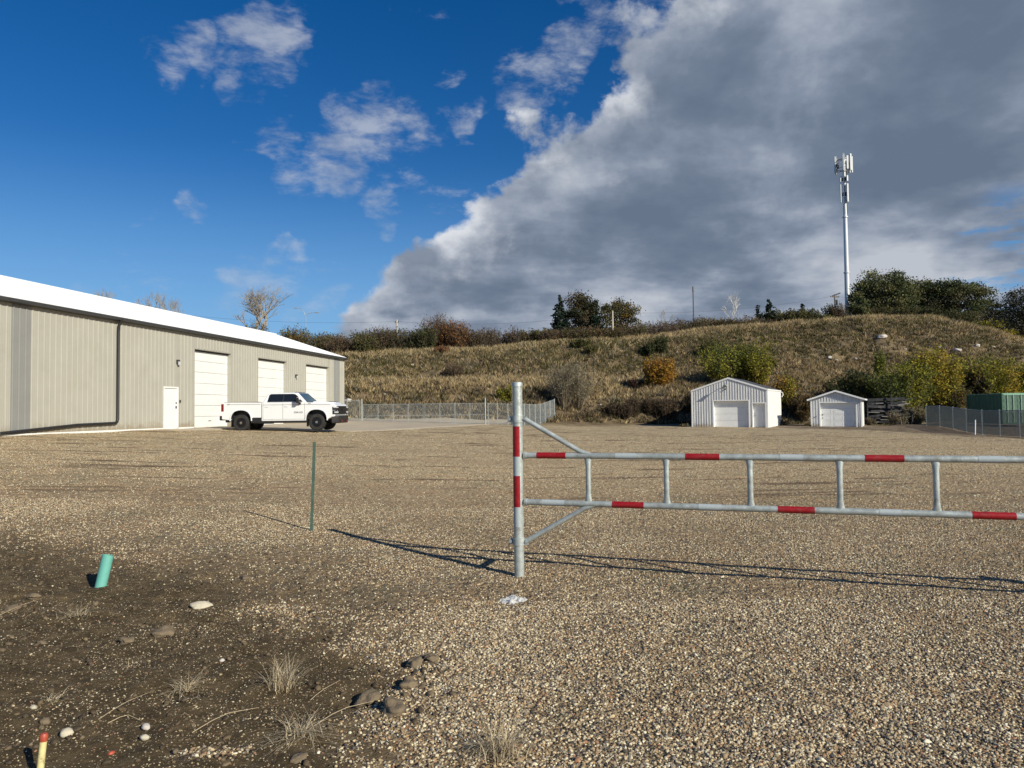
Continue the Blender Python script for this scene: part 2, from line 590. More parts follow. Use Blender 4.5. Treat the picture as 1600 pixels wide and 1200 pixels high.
def lot_height(X, Y):
    d = 0.987 * X - 0.158 * Y + 23.3
    g = 0.83 - 0.040 * np.maximum(d, 0)
    g = np.where(g > 0.06, g, 0.06 * np.exp((g - 0.06) / 0.06))
    g = g - 0.0
    # the lot ends on the right in a small bank, the ground beyond lies lower
    e = 22.5 + 0.6 * np.sin(Y * 0.21) + 0.4 * np.sin(Y * 0.5 + 1) + 0.12 * np.maximum(Y - 42, 0) * (Y < 200)
    rim = np.exp(-((X - e) / 0.9) ** 2) * 0.10 * (Y < 60)
    drop = sstep(X - e, 0.2, 2.5) * 0.42 + sstep(X - e, 3, 16) * 0.20
    drop = drop * (1 - 0.85 * sstep(Y, 52, 66))
    g = g + rim - drop
    g = g - 0.13 * sstep(X, 10, 22) * sstep(Y, 45, 62)
    g = np.where(Y < -2, g * np.exp(-(-2 - Y) / 20.0), g)
    return g


def terrain(X, Y, fine=True):
    X = np.asarray(X, float)
    Y = np.asarray(Y, float)
    g = lot_height(X, Y)
    Ys = np.maximum(Y, 1.0)
    px = np.clip(800 + 1150 * X / Ys, -600, 2300)
    zk = [np.interp(px, _hc, _hz[:, i]) for i in range(4)]
    hk = [np.interp(px, _hc, _hh[:, i]) for i in range(4)]
    # wander the edges a little
    w = fbm(X / 14.0, Y / 14.0, 5, 3) * 2.2
    Yw = Y + w * sstep(Y, 72, 80) * (1 - sstep(Y, zk[3] - 9, zk[3] - 2))
    z0 = np.minimum(zk[0] - 0.0, 200)
    g66 = g
    h = g66.copy()

    def seg(a, ha, b, hb, p=1.0):
        t = np.clip((Yw - a) / (b - a), 0, 1)
        return ha + (hb - ha) * t

    h1 = seg(zk[0] - 3, g66, zk[0], hk[0])
    h2 = seg(zk[0], hk[0], zk[1], hk[1])
    h3 = seg(zk[1], hk[1], zk[2], hk[2])
    t4 = np.clip((Yw - zk[2]) / (zk[3] - zk[2]), 0, 1)
    h4 = hk[2] + (hk[3] - hk[2]) * (1 - (1 - t4) ** 1.45)
    h5 = hk[3] - 1.2 * sstep(Y, zk[3] + 6, zk[3] + 60)
    h = np.where(Yw > zk[0] - 3, h1, h)
    h = np.where(Yw > zk[0], h2, h)
    h = np.where(Yw > zk[1], h3, h)
    h = np.where(Yw > zk[2], h4, h)
    h = np.where(Y > zk[3], h5, h)
    hm = sstep(Y, zk[0], zk[0] + 6) * (Y > 10)
    near_crest = np.exp(-((Y - zk[3]) / 4.0) ** 2)
    h = h + hm * (fbm(X / 9.0, Y / 7.0, 21, 4) * 0.75 * (1 - 0.75 * near_crest) + fbm(X / 2.6, Y / 2.6, 31, 3) * (0.48 - 0.08 * near_crest))
    # gullies down the steep face
    h = h - hm * 0.9 * np.clip(fbm(X / 4.5, Y / 30.0, 41, 3), 0, 1) * (1 - near_crest)
    if fine:
        lotm = 1 - hm
        h = h + lotm * (fbm(X / 3.0, Y / 3.0, 51, 3) * 0.030 + fbm(X / 0.45, Y / 0.45, 61, 3) * 0.012 * np.exp(-np.abs(Y) / 25))
        h = h + lotm * fbm(X / 6.0, Y / 1.6, 55, 2) * 0.022
    return h


def tz(x, y):
    return float(terrain(np.array([x]), np.array([y]))[0])


def hill_zone(X, Y):
    Ys = np.maximum(Y, 1.0)
    px = np.clip(800 + 1150 * X / Ys, -600, 2300)
    zk = [np.interp(px, _hc, _hz[:, i]) for i in range(4)]
    return px, zk


# bare-soil patch outline in the left foreground
DP = [gp(*p) for p in [(-500, 858), (0, 856), (120, 862), (240, 874), (400, 892), (475, 912), (540, 945), (600, 990), (650, 1040), (662, 1090), (640, 1140),
                       (610, 1190), (580, 1260), (540, 1400)]] + [Vector((-1.6, 2.0, 0)), Vector((-6.5, 2.0, 0))]
DPx = np.array([p.x for p in DP])
DPy = np.array([p.y for p in DP])


def poly_sd(X, Y, PX, PY):
    """signed distance, positive inside"""
    n = len(PX)
    inside = np.zeros(X.shape, bool)
    dmin = np.full(X.shape, 1e9)
    for i in range(n):
        j = (i + 1) % n
        x1, y1, x2, y2 = PX[i], PY[i], PX[j], PY[j]
        cond = ((y1 > Y) != (y2 > Y)) & (X < (x2 - x1) * (Y - y1) / (y2 - y1 + 1e-12) + x1)
        inside ^= cond
        ex, ey = x2 - x1, y2 - y1
        t = np.clip(((X - x1) * ex + (Y - y1) * ey) / (ex * ex + ey * ey + 1e-12), 0, 1)
        dmin = np.minimum(dmin, np.hypot(X - x1 - t * ex, Y - y1 - t * ey))
    return np.where(inside, dmin, -dmin)


GP = gp(345, 1165)


def dirt_mask(X, Y):
    sd_ = poly_sd(X, Y, DPx, DPy)
    sd_ = sd_ + fbm(X / 1.0, Y / 1.0, 71, 5, 0.62) * 0.65 - 0.04
    gpx, gpy = float(GP.x), float(GP.y)
    blob = np.exp(-(((X - gpx) / 0.34) ** 2 + ((Y - gpy) / 0.15) ** 2))
    sd_ = sd_ - blob * 1.0 * (0.6 + 1.6 * fbm(X / 0.15, Y / 0.15, 77, 3))
    # the upper side fades out over a long way, the near side is a sharper lip
    wid = 0.32 + 0.95 * sstep(Y, 4.6, 7.5)
    return sstep(sd_, -wid, wid)


def axis(pieces):
    out = [pieces[0][0]]
    for (a, b, s0, s1) in pieces:
        x = a
        while x < b - 1e-6:
            t = (x - a) / (b - a)
            x = min(b, x + s0 + (s1 - s0) * t)
            out.append(x)
    return np.array(out)


xa = axis([(0, 4, 0.03, 0.05), (4, 14, 0.05, 0.25), (14, 90, 0.3, 0.9), (90, 300, 1, 25), (300, 2500, 30, 250)])
xs = np.concatenate([-xa[::-1], xa[1:]])
ya = axis([(-800, -20, 80, 12), (-20, 0, 4, .6), (0, 2.2, .4, .06), (2.2, 7, 0.03, 0.045), (7, 20, 0.05, 0.22), (20, 64, 0.25, 0.6), (64, 132, 0.55, 0.55), (132, 300, 1, 20), (300, 3000, 30, 250)])
GX, GY = np.meshgrid(xs, ya)
GZ = terrain(GX, GY)
dm = dirt_mask(GX, GY) * (GY < 12)
# bumpy soil, and a lip where gravel meets soil
GZ = GZ + dm * (fbm(GX / 0.22, GY / 0.22, 81, 4) * 0.045 - 0.035) + np.where(GY < 12, 1, 0) * (1 - dm) * 0.0
px_, zk_ = hill_zone(GX, GY)
hillm = sstep(GY, zk_[0] - 5 + fbm(GX / 4, GY / 4, 91, 3) * 2.5, zk_[0] - 1)
hillm = np.where(GY < 30, 0, hillm)
right_dirt = sstep(GX, 22.2, 23.2) * (GY < 74) * (1 - hillm) * (GY > 5)
ny, nx = GX.shape
V = np.stack([GX, GY, GZ], -1).reshape(-1, 3)
ii = np.arange(ny * nx).reshape(ny, nx)
Fq = np.stack([ii[:-1, :-1], ii[:-1, 1:], ii[1:, 1:], ii[1:, :-1]], -1).reshape(-1, 4)
masks = np.stack([dm, hillm, right_dirt], -1).reshape(-1, 3)


def tracks(X, Y):
    """compacted, redder lanes and thin dark ruts: 0..1"""
    c, s_ = math.cos(R(-8)), math.sin(R(-8))
    u, v = X * c - Y * s_, X * s_ + Y * c
    a = sstep(fbm(u * 0.10 + 3, v * 0.50, 131, 4, 0.6), 0.05, 0.50) * 0.75
    b = sstep(fbm(u * 0.28, v * 2.3, 141, 4, 0.6), 0.28, 0.46)
    lane = 0
    for (f, n) in ((lambda y: 3.0 - 0.30 * (y - 8) + 0.004 * (y - 8) ** 2, 151), (lambda y: 9.0 - 0.10 * (y - 10) + 2.0 * np.sin(y / 14), 161), (lambda y: 1.0 + 0.62 * (y - 10) - 0.004 * (y - 10) ** 2, 171), (lambda y: -3.0 - 0.55 * (y - 12) + 0.006 * (y - 12) ** 2, 181)):
        for o_ in (-0.85, 0.85):
            lane = np.maximum(lane, np.exp(-((X - f(Y) - o_) / 0.20) ** 2) * sstep(fbm(X / 3, Y / 3, n, 2), -0.35, 0.35))
    m = np.maximum(np.maximum(a, b), lane * 0.45)
    return m * sstep(Y, 8, 15) * (Y < 75), np.maximum(b, lane * 0.25) * sstep(Y, 8, 15)


def ground_material():
    m, T, b = new_mat('gravel_ground')
    geo = T.new('ShaderNodeNewGeometry')
    P = geo.outputs['Position']
    at = T.new('ShaderNodeAttribute', attribute_name='tint')
    sp = T.new('ShaderNodeSeparateColor')
    T.l.new(at.outputs['Color'], sp.inputs[0])
    dirt, hill, rdirt = sp.outputs[0], sp.outputs[1], sp.outputs[2]
    stops = [(0.0, (0.05, 0.038, 0.024)), (0.12, (0.17, 0.122, 0.07)), (0.28, (0.38, 0.28, 0.16)), (0.50, (0.56, 0.44, 0.26)), (0.62, (0.32, 0.26, 0.17)),
             (0.76, (0.66, 0.54, 0.335)), (0.92, (0.82, 0.72, 0.48)), (1.0, (0.90, 0.84, 0.64))]

    def layer(scale):
        v = T.voro(P, scale)
        s = T.new('ShaderNodeSeparateColor')
        T.l.new(v.outputs['Color'], s.inputs[0])
        return T.ramp(s.outputs[0], stops), v.outputs['Distance']
    c1, d1 = layer(75.0)
    c2, d2 = layer(30.0)
    c3, d3 = layer(13.0)
    c4, d4 = layer(5.0)
    n1 = T.noise(P, 0.9, 5, 0.6)
    n2 = T.noise(P, 4.5, 4, 0.6)
    g = T.mix(0.55, c1, c2)
    g = T.mix(1.0, g, T.ramp(T.noise(P, 1.1, 4, 0.6), [(0.33, (0.92, 0.94, 0.82)), (0.50, (1.20, 1.06, 0.92)), (0.70, (1.40, 1.12, 0.88))]), 'MULTIPLY')
    # distance from the lot's near end: coarser speckle carries further away
    sepp = T.new('ShaderNodeSeparateXYZ')
    T.l.new(P, sepp.inputs[0])
    g = T.mix(T.smooth(sepp.outputs[1], 8, 26, 0.10, 0.55), g, c3)
    g = T.mix(T.smooth(sepp.outputs[1], 16, 60, 0.0, 0.40), g, c4)
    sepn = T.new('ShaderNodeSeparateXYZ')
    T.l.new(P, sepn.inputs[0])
    g = T.mix(T.smooth(sepn.outputs[1], 6, 22, 0.62, 0.0), g, (0.085, 0.062, 0.04))  # near ground darkened to paint the shade in gaps between pebbles
    g = T.mix(T.smooth(n1, 0.4, 0.75, 0.0, 0.22), g, (0.50, 0.35, 0.21))
    g = T.mix(T.smooth(n2, 0.35, 0.75, 0.0, 0.30), g, (0.26, 0.215, 0.155))
    # reddish compacted tracks running across the lot
    tr = T.noise(T.mapping(P, (0.10, 0.55, 1), rot=(0, 0, R(-9))), 1.0, 5, 0.6, 0.4)
    ta = T.new('ShaderNodeAttribute', attribute_name='track')
    tsep = T.new('ShaderNodeSeparateColor')
    T.l.new(ta.outputs['Color'], tsep.inputs[0])
    g = T.mix(T.math('MULTIPLY', tsep.outputs[0], 0.80), g, T.mix(0.45, c2, (0.36, 0.205, 0.11)))
    g = T.mix(T.math('MULTIPLY', tsep.outputs[1], 0.78), g, (0.12, 0.08, 0.048))
    tr2 = T.noise(T.mapping(P, (0.30, 2.4, 1), loc=(3, 1, 0), rot=(0, 0, R(-4))), 1.0, 6, 0.65, 0.3)
    # soil
    soil = T.ramp(T.noise(P, 7.0, 7, 0.65), [(0.3, (0.055, 0.038, 0.019)), (0.50, (0.112, 0.079, 0.040)), (0.72, (0.19, 0.138, 0.076))])
    chip = T.voro(P, 110.0)
    cs = T.new('ShaderNodeSeparateColor')
    T.l.new(chip.outputs['Color'], cs.inputs[0])
    chipm = T.math('MULTIPLY', T.smooth(cs.outputs[1], 0.88, 0.90), T.smooth(chip.outputs['Distance'], 0.5, 0.38))
    soil = T.mix(chipm, soil, T.ramp(cs.outputs[0], stops))
    # dirt on the right of the lot
    rd = T.ramp(T.noise(P, 1.4, 6, 0.65), [(0.3, (0.07, 0.05, 0.035)), (0.5, (0.20, 0.15, 0.10)), (0.7, (0.29, 0.22, 0.15))])
    hl = T.ramp(T.noise(P, 0.5, 8, 0.7), [(0.3, (0.075, 0.058, 0.034)), (0.5, (0.17, 0.125, 0.07)), (0.7, (0.27, 0.20, 0.12))])
    base = T.mix(dirt, g, soil)
    base = T.mix(rdirt, base, rd)
    base = T.mix(hill, base, hl)
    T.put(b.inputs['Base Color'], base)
    b.inputs['Roughness'].default_value = 0.9
    b.inputs['Specular IOR Level'].default_value = 0.2
    hh = T.math('ADD', T.math('MULTIPLY', d1, -0.010), T.math('MULTIPLY', d2, -0.020))
    hh = T.math('ADD', hh, T.math('MULTIPLY', d3, -0.035))
    hh = T.math('ADD', hh, T.math('MULTIPLY', d4, T.smooth(sepp.outputs[1], 12, 40, 0.0, -0.06)))
    hs = T.math('MULTIPLY', T.noise(P, 22.0, 8, 0.75), 0.045)
    mixh = T.new('ShaderNodeMix', data_type='FLOAT')
    T.put(mixh.inputs[0], dirt)
    T.put(mixh.inputs[2], hh)
    T.put(mixh.inputs[3], hs)
    bp = T.new('ShaderNodeBump')
    bp.inputs['Strength'].default_value = 0.9
    bp.inputs['Distance'].default_value = 1.0
    T.put(bp.inputs['Height'], mixh.outputs[0])
    T.l.new(bp.outputs[0], b.inputs['Normal'])
    return m


M['ground'] = ground_material()
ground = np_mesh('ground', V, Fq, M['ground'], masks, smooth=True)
_ta, _tb = tracks(GX, GY)
_at = ground.data.color_attributes.new('track', 'FLOAT_COLOR', 'POINT')
_c4 = np.stack([_ta.ravel(), _tb.ravel(), np.zeros(_ta.size), np.ones(_ta.size)], -1).astype(np.float32)
_at.data.foreach_set('color', _c4.ravel())
tag(ground, kind='structure')


def ground_z_near(x, y):
    x = np.asarray(x, float)
    y = np.asarray(y, float)
    z = terrain(x, y)
    d = dirt_mask(x, y) * (y < 12)
    return z + d * (fbm(x / 0.22, y / 0.22, 81, 4) * 0.045 - 0.035)


# concrete apron in front of the big doors, a thin sheet laid along the ground
ap = [gp(235, 673.0, 0.80), gp(300, 674.3, 0.72), gp(400, 677.5, 0.45), gp(560, 679, 0.36), gp(640, 674.0, 0.34), gp(755, 666, 0.3), gp(800, 663.5, 0.3), Vector((0.5, 70, 0)), Vector((-16, 70, 0)), Vector((-13.8, 60.9, 0))]
APx = np.array([p.x for p in ap])
APy = np.array([p.y for p in ap])
gx = np.arange(-24, 4, 0.25)
gy = np.arange(33, 72, 0.25)
AX, AY = np.meshgrid(gx, gy)
inside = poly_sd(AX, AY, APx, APy) > 0
AZ = terrain(AX, AY, fine=False) + 0.045

cell = inside[:-1, :-1] & inside[1:, :-1] & inside[:-1, 1:] & inside[1:, 1:]
used = np.zeros(AX.shape, bool)
used[:-1, :-1] |= cell
used[1:, :-1] |= cell
used[:-1, 1:] |= cell
used[1:, 1:] |= cell
full = np.zeros(AX.shape, int)
full[:-1, :-1] += cell
full[1:, :-1] += cell
full[:-1, 1:] += cell
full[1:, 1:] += cell
AZ = np.where(full < 4, AZ - 0.14, AZ)
idx = -np.ones(AX.shape, int)
idx[used] = np.arange(used.sum())
AV = np.stack([AX[used], AY[used], AZ[used]], -1)
AF = np.stack([idx[:-1, :-1][cell], idx[:-1, 1:][cell], idx[1:, 1:][cell], idx[1:, :-1][cell]], -1)
apron = np_mesh('pavement', AV, AF, M['concrete'], smooth=True)
tag(apron, kind='structure')

# ------------------------------------------------------------------ scattered pebbles (geometry-node instances)
def pebble_material(name, stops, seed_scale=1.0):
    m, T, b = new_mat(name)
    oi = T.new('ShaderNodeObjectInfo')
    c = T.ramp(oi.outputs['Random'], stops, 'CONSTANT')
    tc = T.new('ShaderNodeTexCoord').outputs['Object']
    n = T.noise(tc, 2.0, 4, 0.6)
    c = T.mix(T.smooth(n, 0.35, 0.75, 0.0, 0.35), c, (0.16, 0.12, 0.08))
    T.put(b.inputs['Base Color'], c)
    b.inputs['Roughness'].default_value = 0.75
    b.inputs['Specular IOR Level'].default_value = 0.3
    return m


PEB = [(0.0, (0.54, 0.425, 0.255)), (0.13, (0.34, 0.25, 0.145)), (0.26, (0.15, 0.11, 0.068)), (0.38, (0.70, 0.60, 0.40)), (0.49, (0.29, 0.25, 0.19)),
       (0.58, (0.065, 0.052, 0.04)), (0.67, (0.50, 0.43, 0.31)), (0.77, (0.40, 0.26, 0.14)), (0.865, (0.80, 0.72, 0.53)), (0.91, (0.11, 0.105, 0.105)), (0.97, (0.34, 0.17, 0.09))]
M['pebble'] = pebble_material('gravel_stone', PEB)
PEB2 = [(0.0, (0.20, 0.15, 0.09)), (0.25, (0.40, 0.31, 0.18)), (0.42, (0.11, 0.082, 0.05)), (0.60, (0.54, 0.45, 0.28)), (0.70, (0.24, 0.20, 0.145)), (0.84, (0.68, 0.60, 0.42)), (0.93, (0.34, 0.17, 0.11))]
M['chip'] = pebble_material('soil_chip', PEB2)


def scatter(name, P, S, mat, kind='stuff'):
    me = bpy.data.meshes.new(name)
    me.vertices.add(len(P))
    me.vertices.foreach_set('co', np.ascontiguousarray(P, dtype=np.float32).ravel())
    a = me.attributes.new('scl', 'FLOAT', 'POINT')
    a.data.foreach_set('value', np.ascontiguousarray(S, dtype=np.float32))
    a = me.attributes.new('rot', 'FLOAT_VECTOR', 'POINT')
    rt = rng.random((len(P), 3)) * np.array([0.9, 0.9, 6.283]) - np.array([0.45, 0.45, 0])
    a.data.foreach_set('vector', rt.astype(np.float32).ravel())
    me.materials.append(mat)
    o = bpy.data.objects.new(name, me)
    COL.objects.link(o)
    ng = bpy.data.node_groups.new(name + '_nodes', 'GeometryNodeTree')
    ng.interface.new_socket('Geometry', in_out='INPUT', socket_type='NodeSocketGeometry')
    ng.interface.new_socket('Geometry', in_out='OUTPUT', socket_type='NodeSocketGeometry')
    N = ng.nodes
    L = ng.links
    gi = N.new('NodeGroupInput')
    go = N.new('NodeGroupOutput')
    geo2inst = N.new('GeometryNodeGeometryToInstance')
    for k in range(4):
        ico = N.new('GeometryNodeMeshIcoSphere')
        ico.inputs['Radius'].default_value = 1.0
        ico.inputs['Subdivisions'].default_value = 2
        sp = N.new('GeometryNodeSetPosition')
        nz = N.new('ShaderNodeTexNoise')
        nz.noise_dimensions = '4D'
        nz.inputs['W'].default_value = k * 3.7
        nz.inputs['Scale'].default_value = 0.9
        sub = N.new('ShaderNodeVectorMath')
        sub.operation = 'SUBTRACT'
        sub.inputs[1].default_value = (0.5, 0.5, 0.5)
        sc_ = N.new('ShaderNodeVectorMath')
        sc_.operation = 'SCALE'
        sc_.inputs['Scale'].default_value = 1.9
        L.new(nz.outputs['Color'], sub.inputs[0])
        L.new(sub.outputs[0], sc_.inputs[0])
        L.new(ico.outputs[0], sp.inputs['Geometry'])
        L.new(sc_.outputs[0], sp.inputs['Offset'])
        tr = N.new('GeometryNodeTransform')
        tr.inputs['Scale'].default_value = [(1.0, 0.75, 0.55), (1.2, 0.8, 0.5), (0.9, 0.85, 0.7), (1.1, 0.65, 0.6)][k]
        L.new(sp.outputs[0], tr.inputs['Geometry'])
        sm = N.new('GeometryNodeSetMaterial')
        sm.inputs['Material'].default_value = mat
        L.new(tr.outputs[0], sm.inputs['Geometry'])
        last = sm.outputs[0]
        if k != 1:
            ss = N.new('GeometryNodeSetShadeSmooth')
            L.new(last, ss.inputs[0])
            last = ss.outputs[0]
        L.new(last, geo2inst.inputs[0])
    iop = N.new('GeometryNodeInstanceOnPoints')
    L.new(gi.outputs[0], iop.inputs['Points'])
    L.new(geo2inst.outputs[0], iop.inputs['Instance'])
    iop.inputs['Pick Instance'].default_value = True
    ri = N.new('FunctionNodeRandomValue')
    ri.data_type = 'INT'
    ri.inputs[4].default_value = 0
    ri.inputs[5].default_value = 3
    L.new(ri.outputs[2], iop.inputs['Instance Index'])
    na = N.new('GeometryNodeInputNamedAttribute')
    na.data_type = 'FLOAT'
    na.inputs[0].default_value = 'scl'
    L.new(na.outputs[0], iop.inputs['Scale'])
    nr = N.new('GeometryNodeInputNamedAttribute')
    nr.data_type = 'FLOAT_VECTOR'
    nr.inputs[0].default_value = 'rot'
    e2r = N.new('FunctionNodeEulerToRotation')
    L.new(nr.outputs[0], e2r.inputs[0])
    L.new(e2r.outputs[0], iop.inputs['Rotation'])
    L.new(iop.outputs[0], go.inputs[0])
    md = o.modifiers.new('scatter', 'NODES')
    md.node_group = ng
    tag(o, kind=kind)
    return o


def fan_points(n, y0, y1, half=0.80):
    """points spread evenly by area over the wedge of ground y0..y1 in front of the camera"""
    y = np.sqrt(rng.random(n) * (y1 ** 2 - y0 ** 2) + y0 ** 2)
    x = (rng.random(n) * 2 - 1) * (half * y + 0.4)
    return x, y


PX, PY, PS = [], [], []
CX, CY, CS = [], [], []
for (n, y0, y1, s0, s1) in [(190000, 2.6, 6.2, 0.0050, 0.0120), (220000, 6.2, 12, 0.0055, 0.0115), (170000, 12, 24, 0.0075, 0.0145), (80000, 24, 44, 0.011, 0.020)]:
    x, y = fan_points(n, y0, y1)
    s = s0 + (s1 - s0) * rng.random(n) ** 2.2
    big = rng.random(n) > 0.992
    s = np.where(big, s * 1.7, s)
    d = dirt_mask(x, y) * (y < 12)
    clump = fbm(x / 0.5, y / 0.5, 101, 3)
    r = rng.random(n)
    gravel = r > d * 1.0 + 0.04 - 0.0
    dens = 0.62 + 0.75 * fbm(x / 1.1, y / 1.1, 111, 3) + 0.3 * clump
    gravel &= rng.random(n) < np.clip(dens + (y < 6.2) * 0.15, 0.22, 1)
    tk, _ = tracks(x, y)
    gravel &= rng.random(n) > tk * 1.15
    # keep the apron and the building footprint clear
    keep = poly_sd(x, y, APx, APy) < 0
    dd = 0.987 * x - 0.158 * y + 23.3
    keep &= dd > 0.1
    keep &= x < 22.3
    g_ = gravel & keep
    PX.append(x[g_]); PY.append(y[g_]); PS.append(s[g_])
    if y0 < 12:
        c_ = (~gravel) & (d > 0.3) & (rng.random(n) < 0.10 + 0.30 * np.clip(clump, 0, 1))
        CX.append(x[c_]); CY.append(y[c_]); CS.append(s[c_] * 0.62)
px0 = np.concatenate(PX); py0 = np.concatenate(PY); ps0 = np.concatenate(PS)
scatter('gravel', np.stack([px0, py0, ground_z_near(px0, py0) + ps0 * 0.15], -1), ps0, M['pebble'])
cx0 = np.concatenate(CX); cy0 = np.concatenate(CY); cs0 = np.concatenate(CS)
scatter('loose_chippings', np.stack([cx0, cy0, ground_z_near(cx0, cy0) + cs0 * 0.1], -1), cs0, M['chip'])

# crumbs of dried soil over the bare patch, thickest along the lip where it meets the gravel
n_ = 26000
qx, qy = fan_points(n_, 2.8, 8.5)
qd = dirt_mask(qx, qy)
lipw = np.exp(-(((qx - gp(650, 1060).x) / 0.22) ** 2 + ((qy - gp(650, 1060).y) / 0.55) ** 2))
kp = (rng.random(n_) < np.clip(0.22 * qd + 0.9 * lipw, 0, 1)) & (qd + lipw > 0.2)
qx, qy = qx[kp], qy[kp]
qs = 0.006 + 0.020 * rng.random(len(qx)) ** 3
M['crumb'] = pebble_material('soil_crumb', [(0.0, (0.085, 0.060, 0.034)), (0.3, (0.13, 0.095, 0.055)), (0.6, (0.055, 0.040, 0.024)), (0.85, (0.18, 0.135, 0.08))])
scatter('soil_crumbs', np.stack([qx, qy, ground_z_near(qx, qy) + qs * 0.2], -1), qs, M['crumb'])

# ------------------------------------------------------------------ rocks, clods, tufts in the foreground
def rock_mesh(r, seed, squash=(1, 0.8, 0.55), rough=0.25, sub=3):
    import bmesh
    bm = bmesh.new()
    bmesh.ops.create_icosphere(bm, subdivisions=sub, radius=1.0)
    from mathutils import noise as mn
    off = Vector((seed * 3.1, seed * 1.7, seed * 2.3))
    for v in bm.verts:
        k = 1 + rough * mn.noise(v.co * 1.2 + off) * 1.6 + rough * 0.5 * mn.noise(v.co * 3.1 + off) + rough * 0.2 * mn.noise(v.co * 8 + off)
        v.co = Vector((v.co.x * squash[0], v.co.y * squash[1], v.co.z * squash[2])) * (k * r)
    me = bpy.data.meshes.new('rock')
    bm.to_mesh(me)
    bm.free()
    for p in me.polygons:
        p.use_smooth = True
    return me


def put_rock(name, loc, r, seed, mat, label, cat, group=None, squash=(1, 0.8, 0.55), rough=0.25, rz=0.0):
    me = rock_mesh(r, seed, squash, rough)
    me.materials.append(mat)
    o = bpy.data.objects.new(name, me)
    COL.objects.link(o)
    o.location = loc
    o.rotation_euler = (0.1, 0.05, rz)
    return tag(o, label, cat, group)


def near(px, py, up=0.0):
    p = gp(px, py, 0.0)
    z = float(ground_z_near(np.array([p.x]), np.array([p.y]))[0])
    p = gp(px, py, z)
    return Vector((p.x, p.y, z + up))


put_rock('stone', near(315, 945, 0.012), 0.078, 3, M['stone'], 'smooth cream oval stone lying on the dark soil', 'stone', squash=(1.1, 0.75, 0.42), rough=0.2, rz=0.5)
for i, (x, y, r, lab) in enumerate([
        (256, 988, 0.085, 'rounded grey-brown mud clod on the soil, right below the cream stone'),
        (202, 999, 0.055, 'small grey-brown mud clod left of the rounded clod on the soil'),
        (384, 903, 0.06, 'low brown mud clod near the top edge of the soil patch'),
        (575, 1088, 0.085, 'reddish brown mud clod with dark shadow at the soil edge'),
        (612, 1104, 0.085, 'crumbly mud clod just right of the reddish brown clod'),
        (636, 1066, 0.075, 'brown mud clod behind the crumbly clod at the soil edge'),
        (645, 1034, 0.065, 'left one of the two farther mud clods at the gravel lip'),
        (672, 1026, 0.055, 'farthest mud clod of the cluster at the gravel lip'),
        (466, 1178, 0.05, 'dark mud clod close to the bottom edge below the straw'),
        (24, 952, 0.07, 'flat grey mud clod at the left margin of the soil'),
        (56, 930, 0.05, 'little mud clod beyond the flat grey clod at the left margin'),
        (70, 1003, 0.045, 'low clod of soil at the left below the dry tuft')]):
    put_rock('mud_clod', near(x, y, r * 0.15), r * 0.82, 10 + i, M['clod'], lab, 'clod', 'mud clods on the soil patch', squash=(1.1, 0.9, 0.6), rough=0.42, rz=i * 1.3)
for i, (x, y, r, c, lab) in enumerate([
        (76, 1122, 0.028, 'clod', 'round tan pebble just above the yellow marker stake'),
        (110, 1140, 0.034, 'stone', 'greenish grey pebble right of the red marker cap'),
        (231, 1130, 0.026, 'rock', 'grey purple pebble lying beside the straw stem'),
        (229, 1146, 0.024, 'stone', 'cream pebble below the grey purple pebble'),
        (178, 1170, 0.018, 'redcap', 'bright orange-red pebble on the dark soil'),
        (277, 1166, 0.018, 'clod', 'tan orange pebble near the gravel at the bottom'),
        (58, 1100, 0.02, 'stone', 'flat yellowish pebble above the marker cap'),
        (348, 1028, 0.018, 'rock', 'small pale pebble alone right of the straw tuft')]):
    put_rock('pebble', near(x, y, r * 0.3), r, 40 + i, M[c], lab, 'pebble', 'single pebbles on the soil', squash=(1, 0.8, 0.65), rough=0.12, rz=i)


def blades(origin, n, length, spread, lean, w, seed, cols, flat=0.0, dirv=None):
    """curved grass blades: arrays of vertices and tris"""
    g = np.random.default_rng(seed)
    Vs, Fs, Cs = [], [], []
    for i in range(n):
        a = g.random() * 6.283
        if dirv is not None:
            a = math.atan2(dirv[1], dirv[0]) + g.normal() * dirv[2]
        le = length * (0.45 + 0.75 * g.random())
        ln_ = lean * (0.3 + g.random())
        b0 = np.array(origin) + np.array([g.normal() * spread, g.normal() * spread, 0])
        hd = np.array([math.cos(a), math.sin(a), 0])
        sd2 = np.array([-math.sin(a + .4), math.cos(a + .4), 0])
        seg = 4
        b = len(Vs)
        col = np.array(cols[int(g.integers(len(cols)))]) * (0.8 + 0.4 * g.random())
        kink = g.normal() * 0.15
        for s in range(seg + 1):
            t = s / seg
            hor = le * math.sin(min(ln_ * (0.4 + t), 1.5)) * t
            ver = le * math.cos(min(ln_ * (0.4 + t), 1.5)) * t * (1 - flat)
            p = b0 + hd * hor + np.array([-hd[1], hd[0], 0]) * kink * le * t * t + np.array([0, 0, ver + 0.004])
            ww = w * (1 - t * 0.85)
            Vs.append(p - sd2 * ww / 2)
            Vs.append(p + sd2 * ww / 2)
            Cs += [col, col]
        for s in range(seg):
            Fs.append((b + 2 * s, b + 2 * s + 1, b + 2 * s + 3, b + 2 * s + 2))
    return np.array(Vs), np.array(Fs), np.array(Cs)


